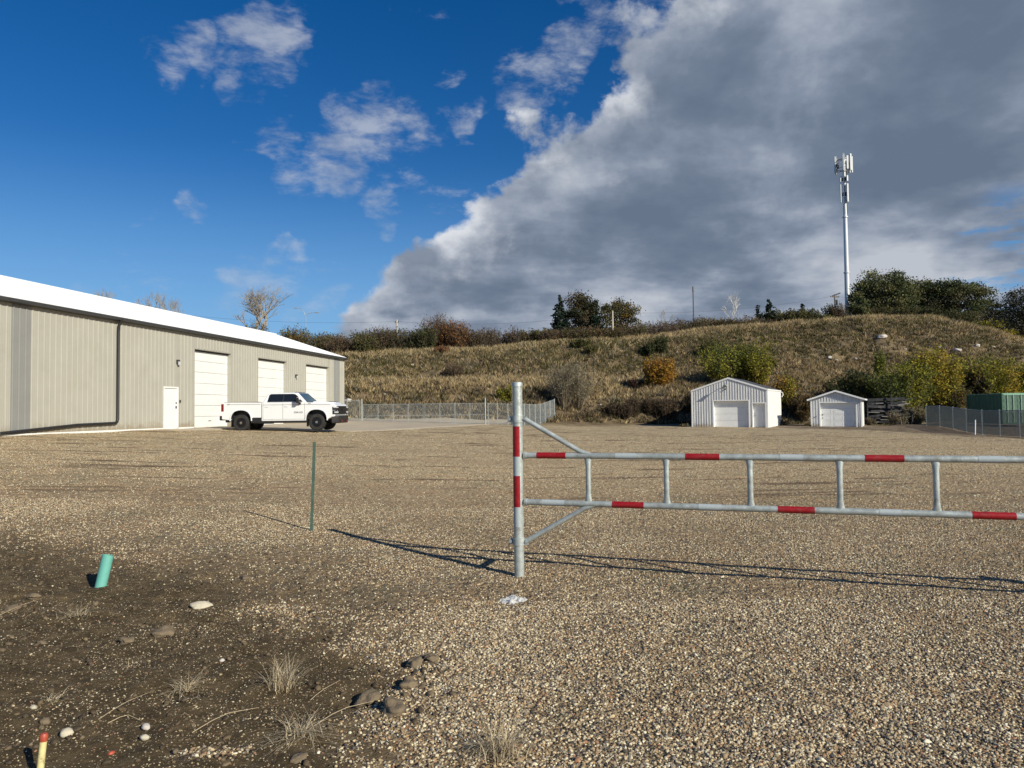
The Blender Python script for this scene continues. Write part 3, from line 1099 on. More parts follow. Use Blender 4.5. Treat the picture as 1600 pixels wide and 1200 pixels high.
STR = [(0.58, 0.48, 0.31), (0.46, 0.37, 0.24), (0.30, 0.24, 0.16), (0.68, 0.58, 0.40)]
for i, (x, y, n, le, sp, ln_, fl, dv, lab) in enumerate([
        (440, 1072, 160, 0.20, 0.035, 0.7, 0.0, None, 'upright straw tuft standing on the soil left of the clods'),
        (290, 1072, 70, 0.22, 0.03, 1.25, 0.4, None, 'flattened straw tuft in the middle of the soil patch'),
        (122, 960, 70, 0.20, 0.04, 1.2, 0.4, None, 'sprawling dry tuft below the teal pipe'),
        (775, 1172, 170, 0.20, 0.04, 0.95, 0.0, None, 'dry straw tuft growing in the gravel at the bottom centre'),
        (470, 1140, 130, 0.26, 0.05, 1.35, 0.55, None, 'wide flattened straw heap at the bottom of the soil'),
        (90, 1090, 24, 0.16, 0.03, 1.3, 0.5, None, 'thin dry sprig above the yellow marker stake'),
        (405, 940, 30, 0.10, 0.04, 1.1, 0.3, None, 'small grey tuft at the soil edge toward the gate post'),
        (570, 1010, 22, 0.09, 0.03, 1.1, 0.3, None, 'tiny straw sprig by the upper gravel edge'),
        (208, 1035, 20, 0.10, 0.03, 1.3, 0.5, None, 'thin straw sprig below the two small clods')]):
    o = near(x, y)
    V_, F_, C_ = blades((0, 0, 0), int(n * 1.3), le, sp, ln_, 0.0042, 200 + i, STR, fl, dv)
    ob = np_mesh('straw_tuft', V_, F_, M['straw'], C_)
    ob.location = o
    tag(ob, lab, 'dry grass', 'straw tufts in the foreground')
for i, (x0, y0, x1, y1, bend, lab) in enumerate([
        (302, 1140, 405, 1104, 0.02, 'long pale straw stem at the gravel edge, below the flattened tuft'),
        (158, 1120, 238, 1080, 0.012, 'long thin stem left of the flattened straw tuft'),
        (172, 1126, 224, 1124, 0.02, 'short curved stem touching the grey purple pebble'),
        (492, 1128, 582, 1094, 0.015, 'straight straw stem pointing at the clods'),
        (0, 962, 70, 935, 0.01, 'long grey root lying at the left margin of the soil'),
        (478, 1096, 530, 1062, 0.01, 'thin stem lying behind the straight straw stem')]):
    a, b = near(x0, y0, 0.012), near(x1, y1, 0.02)
    mid = (a + b) / 2 + Vector((0, bend * 2, bend))
    mb = MB().tube([a, (a + mid) / 2 + Vector((0, bend, 0.003)), mid, b], [0.0023, 0.0021, 0.0018, 0.001], 5)
    tag(mb.build('fallen_straw', M['stemstraw']), lab, 'straw', 'loose straw stems on the soil')
# cement spill near the post foot
sp_o = near(795, 935, 0.004)
mb = MB()
sv, sf = [(0, 0, 0.012)], []
nr, na_ = 9, 40
for i in range(1, nr + 1):
    for j in range(na_):
        a = 2 * math.pi * j / na_
        edge_ = 0.10 * (1 + 0.5 * float(fbm(np.array([math.cos(a) * 1.7]), np.array([math.sin(a) * 1.7]), 5, 3)[0]))
        r = edge_ * i / nr
        x_, y_ = r * math.cos(a) * 1.1, r * math.sin(a) * 1.6
        z_ = 0.010 + 0.022 * float(fbm(np.array([x_ * 28]), np.array([y_ * 28]), 9, 3)[0]) - 0.020 * (i / nr) ** 4
        sv.append((x_, y_, z_))
for j in range(na_):
    sf.append((0, 1 + j, 1 + (j + 1) % na_))
for i in range(nr - 1):
    for j in range(na_):
        sf.append((1 + i * na_ + j, 1 + (i + 1) * na_ + j, 1 + (i + 1) * na_ + (j + 1) % na_, 1 + i * na_ + (j + 1) % na_))
mb.add(sv, sf)
spill = mb.build('cement_spill', M['spill'])
spill.location = sp_o
tag(spill, 'whitish spill of dried cement on the gravel before the gate post', 'cement spill')

# ------------------------------------------------------------------ barrier gate
POST = Vector((0.05, 7.1, 0))
GD = Vector((0.950, -0.311, 0)).normalized()
post_z0 = tz(POST.x, POST.y)
gate_post = empty('gate_post', (POST.x, POST.y, 0), 0, label='galvanised upright steel post with red and white tape, carrying the pipe gate', cat='post')
PR = 0.048
mb = MB()
mb.tube([(0, 0, -0.3), (0, 0, 1.835)], PR, 28)
mb.build('pipe', M['galv'], gate_post, smooth=True)
mb = MB()
mb.tube([(0, 0, 1.825), (0, 0, 1.856), (0, 0, 1.868), (0, 0, 1.872)], [0.053, 0.053, 0.046, 0.03], 28)
mb.build('cap', M['galv'], gate_post, smooth=True)


def half_tape(parent, r, z0, z1, a0, a1, mat, n=14):
    vs, fs = [], []
    for k in range(n + 1):
        a = a0 + (a1 - a0) * k / n
        for (rr, zz_) in ((r, z0), (r, z1)):
            vs.append((rr * math.cos(a), rr * math.sin(a), zz_))
    for k in range(n):
        fs.append((2 * k, 2 * k + 2, 2 * k + 3, 2 * k + 1))
    return MB().add(vs, fs).build('tape', mat, parent, smooth=True)


for (z0, z1, mt) in ((1.155, 1.445, 'redtape'), (0.972, 1.155, 'whitetape'), (0.674, 0.972, 'redtape'), (0.485, 0.674, 'whitetape')):
    half_tape(gate_post, PR + 0.0015, z0, z1, R(192), R(291), M[mt])
for zc in (1.515, 0.345):
    c = MB()
    c.tube([(0, 0, zc - 0.035), (0, 0, zc + 0.035)], PR + 0.008, 28)
    ax = GD
    ay = Vector((-GD.y, GD.x, 0))
    co = c.build('hinge_collar', M['galv'], gate_post, smooth=True)
    for sg in (-1, 1):
        for sd3, hh_ in ((-1, 0.026), (1, 0.030)):
            MB().obox(ax * (sd3 * (PR + 0.024)) + ay * (sg * 0.010) + Vector((0, 0, zc)), ax, ay, Vector((0, 0, 1)), 0.022, 0.003, hh_).build('collar_ear', M['galv'], co)
    MB().tube([ax * (-PR - 0.028) - ay * 0.034 + Vector((0, 0, zc)), ax * (-PR - 0.028) - ay * 0.024 + Vector((0, 0, zc)), ax * (-PR - 0.028) - ay * 0.0235 + Vector((0, 0, zc)), ax * (-PR - 0.028) + ay * 0.026 + Vector((0, 0, zc))], [0.016, 0.016, 0.009, 0.009], 8).build('bolt', M['weld'], co)
    MB().tube([ax * (PR + 0.026) - ay * 0.026 + Vector((0, 0, zc)), ax * (PR + 0.026) + ay * 0.026 + Vector((0, 0, zc))], 0.010, 8).build('bolt', M['weld'], co)

gate = empty('barrier_gate', (POST.x, POST.y, 0), math.atan2(GD.y, GD.x), label='long galvanised pipe gate with red and white tape bands', cat='gate')
ZT, ZB = 1.167, 0.722
GLEN = 6.3
mb = MB(); mb.tube([(0.085, 0, ZT), (GLEN, 0, ZT)], 0.0285, 18); mb.tube([(0.065, 0, ZT), (0.088, 0, ZT)], 0.034, 18)
mb.build('top_rail', M['galv'], gate, smooth=True)
mb = MB(); mb.tube([(0.085, 0, ZB), (GLEN, 0, ZB)], 0.0285, 18); mb.tube([(0.065, 0, ZB), (0.088, 0, ZB)], 0.034, 18)
mb.build('bottom_rail', M['galv'], gate, smooth=True)
mb = MB(); mb.tube([(0.067, 0, ZB - 0.02), (0.067, 0, ZT + 0.02)], 0.012, 8)
for k in range(8):
    s = 0.685 + 0.718 * k
    mb = MB()
    # stile with squeezed ends that flare along the rails
    prof = [(ZB + 0.018, 0.037, 0.016), (ZB + 0.05, 0.030, 0.020), (ZB + 0.095, 0.0245, 0.0235), (ZT - 0.095, 0.0245, 0.0235), (ZT - 0.05, 0.030, 0.020), (ZT - 0.018, 0.037, 0.016)]
    n = 14
    vs, fs = [], []
    for (z, rx, ry) in prof:
        for j in range(n):
            a = 2 * math.pi * j / n
            vs.append((s + rx * math.cos(a), ry * math.sin(a), z))
    for i in range(len(prof) - 1):
        for j in range(n):
            fs.append((i * n + j, i * n + (j + 1) % n, (i + 1) * n + (j + 1) % n, (i + 1) * n + j))
    mb.add(vs, fs)
    mb.build('stile', M['galv'], gate, smooth=True)
mb = MB(); mb.tube([(GLEN, 0, ZB - 0.06), (GLEN, 0, ZT + 0.06)], 0.03, 16)
mb.build('end_upright', M['galv'], gate, smooth=True)
mb = MB(); mb.tube([(0.075, 0, 1.512), (0.62, 0, ZT + 0.035), (0.70, 0, ZT + 0.012)], [0.024, 0.024, 0.022], 16)
mb.build('upper_brace', M['galv'], gate, smooth=True)
mb = MB(); mb.tube([(0.075, 0, 0.348), (0.66, 0, ZB - 0.035), (0.75, 0, ZB - 0.010)], [0.024, 0.024, 0.022], 16)
mb.build('lower_brace', M['galv'], gate, smooth=True)


def s_of(px):
    t = (px - 800) / 1150
    return (t * 7.1 - 0.05) / (0.9504 + 0.3111 * t)


for (z, lst) in ((ZT, [(838, 883, 'redtape'), (960, 992, 'whitetape'), (1069, 1122, 'redtape'), (1216, 1252, 'whitetape'), (1348, 1409, 'redtape'), (1524, 1566, 'whitetape')]),
                 (ZB, [(845, 880, 'whitetape'), (954, 1003, 'redtape'), (1088, 1124, 'whitetape'), (1211, 1268, 'redtape'), (1368, 1402, 'whitetape'), (1512, 1580, 'redtape')])):
    for (a, b, mt) in lst:
        mb = MB(); mb.tube([(s_of(a), 0, z), (s_of(b), 0, z)], 0.0298, 18, cap=False)
        mb.build('tape', M[mt], gate, smooth=True)
for s, mt, z in ((4.75, 'redtape', ZT), (5.5, 'whitetape', ZT), (5.2, 'redtape', ZB)):
    mb = MB(); mb.tube([(s, 0, z), (s + 0.25, 0, z)], 0.0298, 18, cap=False)
    mb.build('tape', M[mt], gate, smooth=True)
# far rest post, outside the picture, that the gate shuts against
ep = POST + GD * (GLEN + 0.10)
mb = MB(); mb.tube([(0, 0, -0.2), (0, 0, 1.3)], 0.045, 20)
rp = mb.build('rest_post', M['galv'], smooth=True)
rp.location = (ep.x, ep.y, 0)
tag(rp, 'short galvanised rest post at the free end of the pipe gate', 'post')

# green stake
b0 = gp(486, 834, 0.03)
gs = empty('metal_stake', (b0.x, b0.y, tz(b0.x, b0.y)), 0.3, label='thin dark green steel stake standing upright in the gravel', cat='stake')
top = Vector((0.040, 0.0, 1.14))
tdir = top.normalized()
ax = Vector((1, 0, 0)); ax = (ax - tdir * ax.dot(tdir)).normalized(); ay = tdir.cross(ax)
mb = MB()
mb.obox(top * 0.5 - tdir * 0.05, ax, ay, tdir, 0.019, 0.003, 0.62)
mb.build('flange', M['green_stake'], gs)
mb = MB()
mb.obox(top * 0.5 - tdir * 0.05 + ay * 0.016, ax, ay, tdir, 0.0028, 0.014, 0.62)
mb.build('web', M['green_stake'], gs)
# teal pipe stub
tp = near(160, 912)
te = empty('pipe_stub', tuple(tp), 0, label='leaning open teal plastic pipe stub poking out of the dark soil', cat='pipe')
tt = Vector((0.045, 0.03, 0.262))
mb = MB()
n = 28
ri, ro = 0.041, 0.048
vs, fs = [], []
td = tt.normalized(); a1 = td.cross(Vector((0, 1, 0))).normalized(); a2 = td.cross(a1)
rings = [(-0.12, ro), (1.0, ro), (1.0, ri), (-0.12, ri)]
for (q, r) in rings:
    for j in range(n):
        a = 2 * math.pi * j / n
        vs.append(tt * q + (a1 * math.cos(a) + a2 * math.sin(a)) * r)
for i in range(3):
    for j in range(n):
        fs.append((i * n + j, i * n + (j + 1) % n, (i + 1) * n + (j + 1) % n, (i + 1) * n + j))
mb.add(vs, fs).build('pipe_wall', M['teal'], te, smooth=True)
mb = MB().tube([tt * 0.35, tt * 0.36], 0.0405, 20)
mb.build('bore_shade', M['darkin'], te)  # near-black disc paints the shade down the open pipe

# yellow marker stake
ys = near(68, 1206)
ye = empty('marker_stake', tuple(ys), 0, label='mud-spattered yellow marker stake with red cap at the bottom left', cat='marker')
tv = Vector((0.012, 0.01, 0.178))
mb = MB().tube([tv * -0.4, tv * 0.2, tv * 0.6, tv * 0.93], 0.0150, 16)
mb.build('stake', M['yellow'], ye, smooth=True)
mb = MB().tube([tv * 0.91, tv * 0.96, tv * 1.05, tv * 1.10, tv * 1.115], [0.0158, 0.0178, 0.0178, 0.013, 0.005], 14)
mb.build('cap', M['redcap'], ye, smooth=True)

# ------------------------------------------------------------------ warehouse
WA = R(9.1)
WU = Vector((math.sin(WA), math.cos(WA), 0))
WN = Vector((math.cos(WA), -math.sin(WA), 0))
W0 = WN * -23.3
WBASE = 0.83


def w_u(px):
    t = (px - 800) / 1150
    Z = 23.3 / (WN.y * -1 - WN.x * t)
    P_ = Vector((t * Z, Z, 0))
    return (P_ - W0).dot(WU), Z


def w_z(px, py):
    u, Z = w_u(px)
    return CAMH + (horizon(px) - py) * Z / 1150 - WBASE


wh = empty('warehouse', (W0.x, W0.y, WBASE), math.pi / 2 - WA, label='long tan ribbed steel warehouse with white roof and three big doors', cat='warehouse')
# local frame: x along the wall away from the camera, y into the building (negative y = outside)
U0, U1 = 10.0, w_u(537)[0]
EAVE = 5.20
SP = 6.19
RISE = 2.07


def ribs(mb, u0, u1, z0, z1, y=0.0, pitch=0.305, d=0.030, phase=0.0, w=0.07):
    """vertically ribbed sheet facing -y"""
    k = math.ceil((u0 - phase) / pitch)
    prof = []
    x = phase + k * pitch
    prof.append((u0, y))
    while x + w < u1:
        prof += [(x, y), (x + w * 0.25, y - d), (x + w * 0.75, y - d), (x + w, y)]
        # two low stiffening ridges in the pan
        for q in (0.42, 0.70):
            if x + pitch * q + 0.03 < u1:
                prof += [(x + pitch * q, y), (x + pitch * q + 0.01, y - 0.004), (x + pitch * q + 0.02, y - 0.004), (x + pitch * q + 0.03, y)]
        x += pitch
    prof.append((u1, y))
    b = len(mb.v)
    for (px, py_) in prof:
        mb.v.append((px, py_, z0))
        mb.v.append((px, py_, z1))
    for i in range(len(prof) - 1):
        mb.f.append((b + 2 * i, b + 2 * i + 2, b + 2 * i + 3, b + 2 * i + 1))


doors = []
for (a, b_, ty) in ((303, 360, 545), (402.5, 447, 559), (477.5, 513.5, 569)):
    doors.append((w_u(a)[0], w_u(b_)[0], w_z(a, ty)))
g1, g2_ = w_u(16)[0], w_u(47)[0]
g3, g4 = w_u(521)[0], w_u(530.5)[0]
md0, md1 = w_u(255.5)[0], w_u(277)[0]
MDH = 2.13
mb = MB()
cuts = [U0, g1, g2_, doors[0][0], doors[0][1], doors[1][0], doors[1][1], doors[2][0], doors[2][1], g3, g4, U1]
for i in range(len(cuts) - 1):
    a, b_ = cuts[i], cuts[i + 1]
    dr = [d for d in doors if abs(d[0] - a) < 1e-6]
    if abs(a - g1) < 1e-6 or abs(a - g3) < 1e-6:
        continue
    if dr:
        ribs(mb, a, b_, dr[0][2], EAVE)
    else:
        if a < md0 < b_:
            ribs(mb, a, md0, 0.0, EAVE)
            ribs(mb, md0, md1, MDH, EAVE)
            ribs(mb, md1, b_, 0.0, EAVE)
        else:
            ribs(mb, a, b_, 0.0, EAVE)
mb.build('wall', M['tan'], wh)
for (ue) in (U0, U1):
    MB().add([(ue, 0, 0), (ue, 2 * SP, 0), (ue, 2 * SP, EAVE), (ue, SP, EAVE + RISE), (ue, 0, EAVE)], [(0, 1, 2, 3, 4)]).build('gable_wall', M['tan'], wh)
MB().add([(U0, 2 * SP, 0), (U1, 2 * SP, 0), (U1, 2 * SP, EAVE), (U0, 2 * SP, EAVE)], [(0, 1, 2, 3)]).build('back_wall', M['tan'], wh)
for (a, b_) in ((g1, g2_), (g3, g4)):
    mb = MB()
    ribs(mb, a, b_, 0.0, EAVE, y=-0.003)
    mb.build('accent_panel', M['grey_siding'], wh)
# corner trims
mb = MB().box(U1 - 0.02, U1 + 0.06, -0.035, 0.12, 0, EAVE)
mb.build('corner_trim', M['tan'], wh)
mb = MB().box(U0, doors[0][0] - 0.05, -0.035, -0.026, -0.25, 0.07)
mb.build('base_trim', M['white'], wh)
mb = MB().box(U0 - 0.1, U1, -0.02, 2 * SP, -0.6, -0.005)
mb.build('foundation', M['concrete'], wh)
# roof
ov = 0.18
sl = RISE / SP
mb = MB()
zr0 = EAVE - ov * sl + 0.06
mb.slab([(U0 - 0.2, -ov, zr0), (U1 + 0.15, -ov, zr0), (U1 + 0.15, SP, EAVE + RISE + 0.06), (U0 - 0.2, SP, EAVE + RISE + 0.06)], (0, 0, 0.07))
mb.slab([(U0 - 0.2, SP, EAVE + RISE + 0.06), (U1 + 0.15, SP, EAVE + RISE + 0.06), (U1 + 0.15, 2 * SP + ov, zr0), (U0 - 0.2, 2 * SP + ov, zr0)], (0, 0, 0.07))
roof = mb.build('roof', M['roofwhite'], wh)
mb = MB()
x = U0 - 0.1
while x < U1 + 0.1:
    for s_ in (1, -1):
        ya_, yb_ = (-ov + 0.01, SP - 0.1) if s_ == 1 else (2 * SP + ov - 0.01, SP + 0.1)
        za, zb = zr0 + 0.07, EAVE + RISE + 0.13 - 0.1 * sl
        mb.add([(x, ya_, za), (x + 0.04, ya_, za), (x + 0.03, ya_, za + 0.03), (x + 0.01, ya_, za + 0.03),
                (x, yb_, zb), (x + 0.04, yb_, zb), (x + 0.03, yb_, zb + 0.03), (x + 0.01, yb_, zb + 0.03)],
               [(0, 1, 2, 3), (4, 7, 6, 5), (0, 4, 5, 1), (1, 5, 6, 2), (2, 6, 7, 3), (3, 7, 4, 0)])
    x += 0.30
mb.build('roof_seams', M['roofwhite'], roof)
mb = MB().box(U0 - 0.2, U1 + 0.17, SP - 0.2, SP + 0.2, EAVE + RISE + 0.10, EAVE + RISE + 0.155)
mb.build('ridge_cap', M['roofwhite'], roof)
# gutter
mb = MB()
zg = zr0 - 0.02
mb.add([(U0 - 0.2, -ov - 0.02, zg - 0.10), (U1 + 0.15, -ov - 0.02, zg - 0.10), (U1 + 0.15, -ov - 0.11, zg - 0.07), (U0 - 0.2, -ov - 0.11, zg - 0.07),
        (U0 - 0.2, -ov - 0.02, zg + 0.03), (U1 + 0.15, -ov - 0.02, zg + 0.03), (U1 + 0.15, -ov - 0.13, zg + 0.05), (U0 - 0.2, -ov - 0.13, zg + 0.05)],
       [(0, 1, 2, 3), (4, 7, 6, 5), (3, 2, 6, 7), (0, 4, 5, 1), (0, 3, 7, 4), (1, 5, 6, 2)])
mb.build('gutter', M['dark_trim'], wh)
mb = MB().box(U0 - 0.1, U1 + 0.1, -ov + 0.0, -0.03, zg - 0.11, zg - 0.09)
mb.build('soffit', M['dark_trim'], wh)
# downspout running down and along the wall foot
du = w_u(181)[0]
dz = w_z(179, 661)
pts = [(du, -ov - 0.08, EAVE - 0.02), (du, -0.12, EAVE - 0.35), (du, -0.10, EAVE - 0.6), (du, -0.10, dz + 0.18), (du - 0.05, -0.10, dz + 0.05), (du - 0.18, -0.10, dz)]
uL = w_u(0)[0]
pts += [(du - 2.5, -0.10, dz - 0.04), (uL, -0.10, w_z(0, 677)), (uL - 0.25, -0.12, 0.08)]
mb = MB().tube(pts, 0.062, 12)
mb.build('downspout', M['black'], wh, smooth=True)
mb = MB().tube([(uL - 0.2, -0.12, 0.10), (uL - 0.55, -0.2, 0.02)], 0.07, 10)
mb.build('outlet', M['white'], wh)
# big doors
REC = 0.22
for (a, b_, h) in doors:
    mb = MB()
    np_ = 7
    for k in range(np_):
        z0, z1 = h * k / np_, h * (k + 1) / np_
        mb.box(a, b_, REC, REC + 0.05, z0 + 0.008, z1 - 0.008)
        mb.box(a, b_, REC - 0.006, REC, z0 + 0.03, z0 + (z1 - z0) * 0.48)
        mb.box(a, b_, REC - 0.006, REC, z0 + (z1 - z0) * 0.54, z1 - 0.03)
    dobj = mb.build('garage_door', M['white'], wh)
    sb = MB()
    sb.box(a, b_, REC + 0.055, REC + 0.075, 0, h)
    sb.build('panel_joints', M['joint'], dobj)
    hb = MB().box((a + b_) / 2 - 0.12, (a + b_) / 2 + 0.12, REC - 0.03, REC - 0.007, 0.35, 0.38)
    hb.build('handle', M['dark_trim'], dobj)
    jb = MB()
    jb.box(a - 0.06, a, -0.03, REC + 0.06, 0, h + 0.07)
    jb.box(b_, b_ + 0.06, -0.03, REC + 0.06, 0, h + 0.07)
    jb.box(a, b_, -0.03, REC + 0.06, h, h + 0.07)
    jb.build('door_jamb', M['tan'], wh)
    sb = MB().box(a + 0.002, b_ - 0.002, REC - 0.03, REC - 0.008, h - 0.09, h - 0.002)
    sb.build('head_shade', M['dark_trim'], wh)  # dark strip stands in for the shade under the door head
# man door
mb = MB().box(md0, md1, 0.02, 0.06, 0.02, MDH - 0.04)
mdoor = mb.build('entry_door', M['white'], wh)
mb = MB()
mb.box(md0 - 0.05, md0 + 0.03, -0.035, 0.065, 0, MDH + 0.04)
mb.box(md1 - 0.03, md1 + 0.05, -0.035, 0.065, 0, MDH + 0.04)
mb.box(md0 + 0.03, md1 - 0.03, -0.035, 0.065, MDH - 0.04, MDH + 0.04)
mb.build('door_frame', M['white'], wh)
MB().box(md1 - 0.14, md1 - 0.09, -0.03, 0.02, 1.05, 1.19).build('handle', M['dark_trim'], mdoor)
MB().box(md1 - 0.13, md1 - 0.09, -0.03, 0.02, 1.30, 1.38).build('deadbolt', M['dark_trim'], mdoor)
mb = MB().box(md1 + 0.14, md1 + 0.22, -0.06, -0.025, 1.36, 1.50)
mb.build('keypad', M['dark_trim'], wh)
# wall lamps
for (px, py) in ((276, 566), (461.5, 588)):
    u = w_u(px)[0]
    z = w_z(px, py)
    mb = MB()
    mb.prism([(u - 0.09, z - 0.08), (u + 0.09, z - 0.08), (u + 0.09, z + 0.13), (u - 0.09, z + 0.13)], -0.12, -0.025)
    l = mb.build('wall_lamp', M['dark_trim'], wh)
    mb = MB().box(u - 0.08, u + 0.08, -0.16, -0.121, z - 0.14, z + 0.03)
    mb.build('lens', M['lens'], l)


# ------------------------------------------------------------------ sheds
def make_shed(name, label, fl, rz, W, L, E, PK, door, man, overhang, roofm, panels, z0):
    s = empty(name, (fl.x, fl.y, z0), rz, label=label, cat='shed')
    d0, d1, dh = door
    mb = MB()
    pit = 0.23

    def ztop(x):
        return E + (PK - E) * (1 - abs(x - W / 2) / (W / 2))
    # front: board-by-board ribbed steel under the gable slope
    rec = 0.30
    holes = [(d0, d1, dh)]
    if man:
        holes.append(man)
    xs_ = [0.0]
    k = 1
    while k * pit < W:
        xs_.append(k * pit)
        k += 1
    xs_.append(W)
    allx = sorted(set([round(q, 4) for q in xs_] + [round(q, 4) for h_ in holes for q in h_[:2]] + [round(W / 2, 4)]))
    for i in range(len(allx) - 1):
        a, b_ = allx[i], allx[i + 1]
        zb = -0.2
        for h_ in holes:
            if a >= h_[0] - 1e-3 and b_ <= h_[1] + 1e-3:
                zb = h_[2]
        mb.add([(a, 0, zb), (b_, 0, zb), (b_, 0, ztop(b_)), (a, 0, ztop(a))], [(0, 1, 2, 3)])
        if round(a / pit, 3) == round(a / pit) and a > 0.05 and a < W - 0.1:
            mb.box(a - 0.018, a + 0.018, -0.030, -0.002, zb, ztop(a) - 0.03)
    mb.build('front_wall', M['white_ribbed'], s)
    MB().box(0, 0.05, 0.002, L, -0.3, E).build('side_wall', M['white'], s)
    MB().box(W - 0.05, W, 0.002, L, -0.3, E).build('side_wall', M['white'], s)
    mb = MB()
    mb.add([(0, L, -0.3), (W, L, -0.3), (W, L, E), (W / 2, L, PK), (0, L, E)], [(0, 1, 2, 3, 4)])
    mb.build('back_wall', M['white'], s)
    # corner trims, door trims
    MB().box(-0.02, 0.10, -0.036, 0.0, -0.2, E).build('corner_trim', M['white'], s)
    MB().box(W - 0.10, W + 0.02, -0.036, 0.0, -0.2, E).build('corner_trim', M['white'], s)
    # roof
    o = overhang
    sl_ = (PK - E) / (W / 2)
    mb = MB()
    for sg in (-1, 1):
        xe = W / 2 + sg * (W / 2 + o)
        ze = E - o * sl_
        mb.slab([(xe, -o * 0.8 - 0.04, ze), (W / 2, -o * 0.8 - 0.04, PK), (W / 2, L + o, PK), (xe, L + o, ze)], (0, 0, 0.05))
    rf = mb.build('roof', roofm, s)
    mb = MB()
    for sg in (-1, 1):
        xe = W / 2 + sg * (W / 2 + o)
        ze = E - o * sl_
        y_ = -o * 0.8 - 0.045
        mb.slab([(xe, y_, ze - 0.10), (W / 2, y_, PK - 0.10), (W / 2, y_, PK + 0.045), (xe, y_, ze + 0.045)], (0, -0.02, 0))
        mb.box(min(xe, xe + sg * 0.02), max(xe, xe + sg * 0.02), y_, L + o, ze - 0.09, ze + 0.04)
    mb.build('fascia', M['white'], rf)
    # vehicle door
    mb = MB()
    nrow = 4
    for k in range(nrow):
        z0_, z1_ = dh * k / nrow, dh * (k + 1) / nrow
        mb.box(d0, d1, rec, rec + 0.04, z0_ + 0.006, z1_ - 0.006)
        if panels:
            ncol = 3
            for c in range(ncol):
                xa_ = d0 + (d1 - d0) * (c + 0.12) / ncol
                xb_ = d0 + (d1 - d0) * (c + 0.88) / ncol
                for (q0, q1, r0, r1) in ((xa_, xb_, z0_ + 0.09, z0_ + 0.11), (xa_, xb_, z1_ - 0.11, z1_ - 0.09), (xa_, xa_ + 0.02, z0_ + 0.11, z1_ - 0.11), (xb_ - 0.02, xb_, z0_ + 0.11, z1_ - 0.11)):
                    mb.box(q0, q1, rec - 0.012, rec, r0, r1)
                mb.box(xa_ + 0.06, xb_ - 0.06, rec - 0.008, rec, z0_ + 0.16, z1_ - 0.16)
        else:
            mb.box(d0, d1, rec - 0.006, rec, z0_ + 0.04, z1_ - 0.04)
    dd_ = mb.build('garage_door', M['white'], s)
    MB().box(d0, d1, rec + 0.045, rec + 0.06, 0, dh).build('panel_joints', M['joint'], dd_)
    if panels:
        hb = MB().box(d0 + 0.12, d0 + 0.18, rec - 0.04, rec - 0.012, 1.05, 1.18)
        MB().box(d0 + 0.12, d0 + 0.18, rec - 0.04, rec - 0.012, 0.78, 0.86).build('lock', M['dark_trim'], dd_)
        hb.build('handle', M['dark_trim'], dd_)
    for h_ in holes:
        jb = MB()
        jb.box(h_[0] - 0.09, h_[0], -0.034, rec + 0.02, -0.1, h_[2] + 0.08)
        jb.box(h_[1], h_[1] + 0.09, -0.034, rec + 0.02, -0.1, h_[2] + 0.08)
        jb.box(h_[0], h_[1], -0.034, rec + 0.02, h_[2], h_[2] + 0.08)
        jb.build('door_jamb', M['white'], s)
    if man:
        a, b_, h_ = man
        mb = MB().box(a, b_, rec, rec + 0.04, 0.02, h_)
        for c in range(2):
            for (r0, r1) in ((0.25, 0.85), (1.0, 1.55), (1.68, 1.95)):
                xa_ = a + (b_ - a) * (0.14 + 0.40 * c)
                mb.box(xa_, xa_ + (b_ - a) * 0.30, rec - 0.010, rec, r0, r1)
        m_ = mb.build('entry_door', M['white'], s)
        hb = MB().tube([(a + 0.10, rec, 1.02), (a + 0.10, rec - 0.07, 1.02)], 0.035, 8)
        MB().tube([(a + 0.10, rec, 1.22), (a + 0.10, rec - 0.03, 1.22)], 0.03, 8).build('deadbolt', M['dark_trim'], m_)
        hb.build('handle', M['dark_trim'], m_)
    return s


def ribbed_white():
    m, T, b = new_mat('white_ribbed_steel')
    tc = T.new('ShaderNodeTexCoord').outputs['Object']
    st = T.noise(T.mapping(tc, (9, 1, 0.5)), 1.0, 5, 0.6)
    c = T.ramp(st, [(0.3, (0.50, 0.50, 0.49)), (0.55, (0.66, 0.66, 0.65)), (0.8, (0.74, 0.74, 0.73))])
    low = T.smooth(T.noise(T.mapping(tc, (4, 1, 1.2)), 2.0, 5, 0.6), 0.62, 0.75)
    c = T.mix(T.math('MULTIPLY', low, 0.35), c, (0.40, 0.34, 0.27))
    T.put(b.inputs['Base Color'], c)
    b.inputs['Roughness'].default_value = 0.5
    return m


M['white_ribbed'] = ribbed_white()
splash(M['white_ribbed'], (0.34, 0.28, 0.20), 0.40, 0.8)


def wall_s(px, o, d):
    t = (px - 800) / 1150
    return (t * o.y - o.x) / (d.x - t * d.y)


a28 = R(28)
fd = Vector((math.cos(a28), -math.sin(a28), 0))
fr = Vector((22.1, 63.7, 0))
W1 = 6.6
fl = fr - fd * W1
man1 = (wall_s(1175.5, fl, fd), wall_s(1195, fl, fd), 2.08)
dr1 = (wall_s(1114.5, fl, fd), wall_s(1169, fl, fd), 2.33)
shed1 = make_shed('storage_shed', 'larger white ribbed-steel shed with a vehicle door and an entry door', fl, -a28, W1, 7.9, 3.30, 4.38, dr1, man1, 0.02, M['shingle'], False, -0.12)
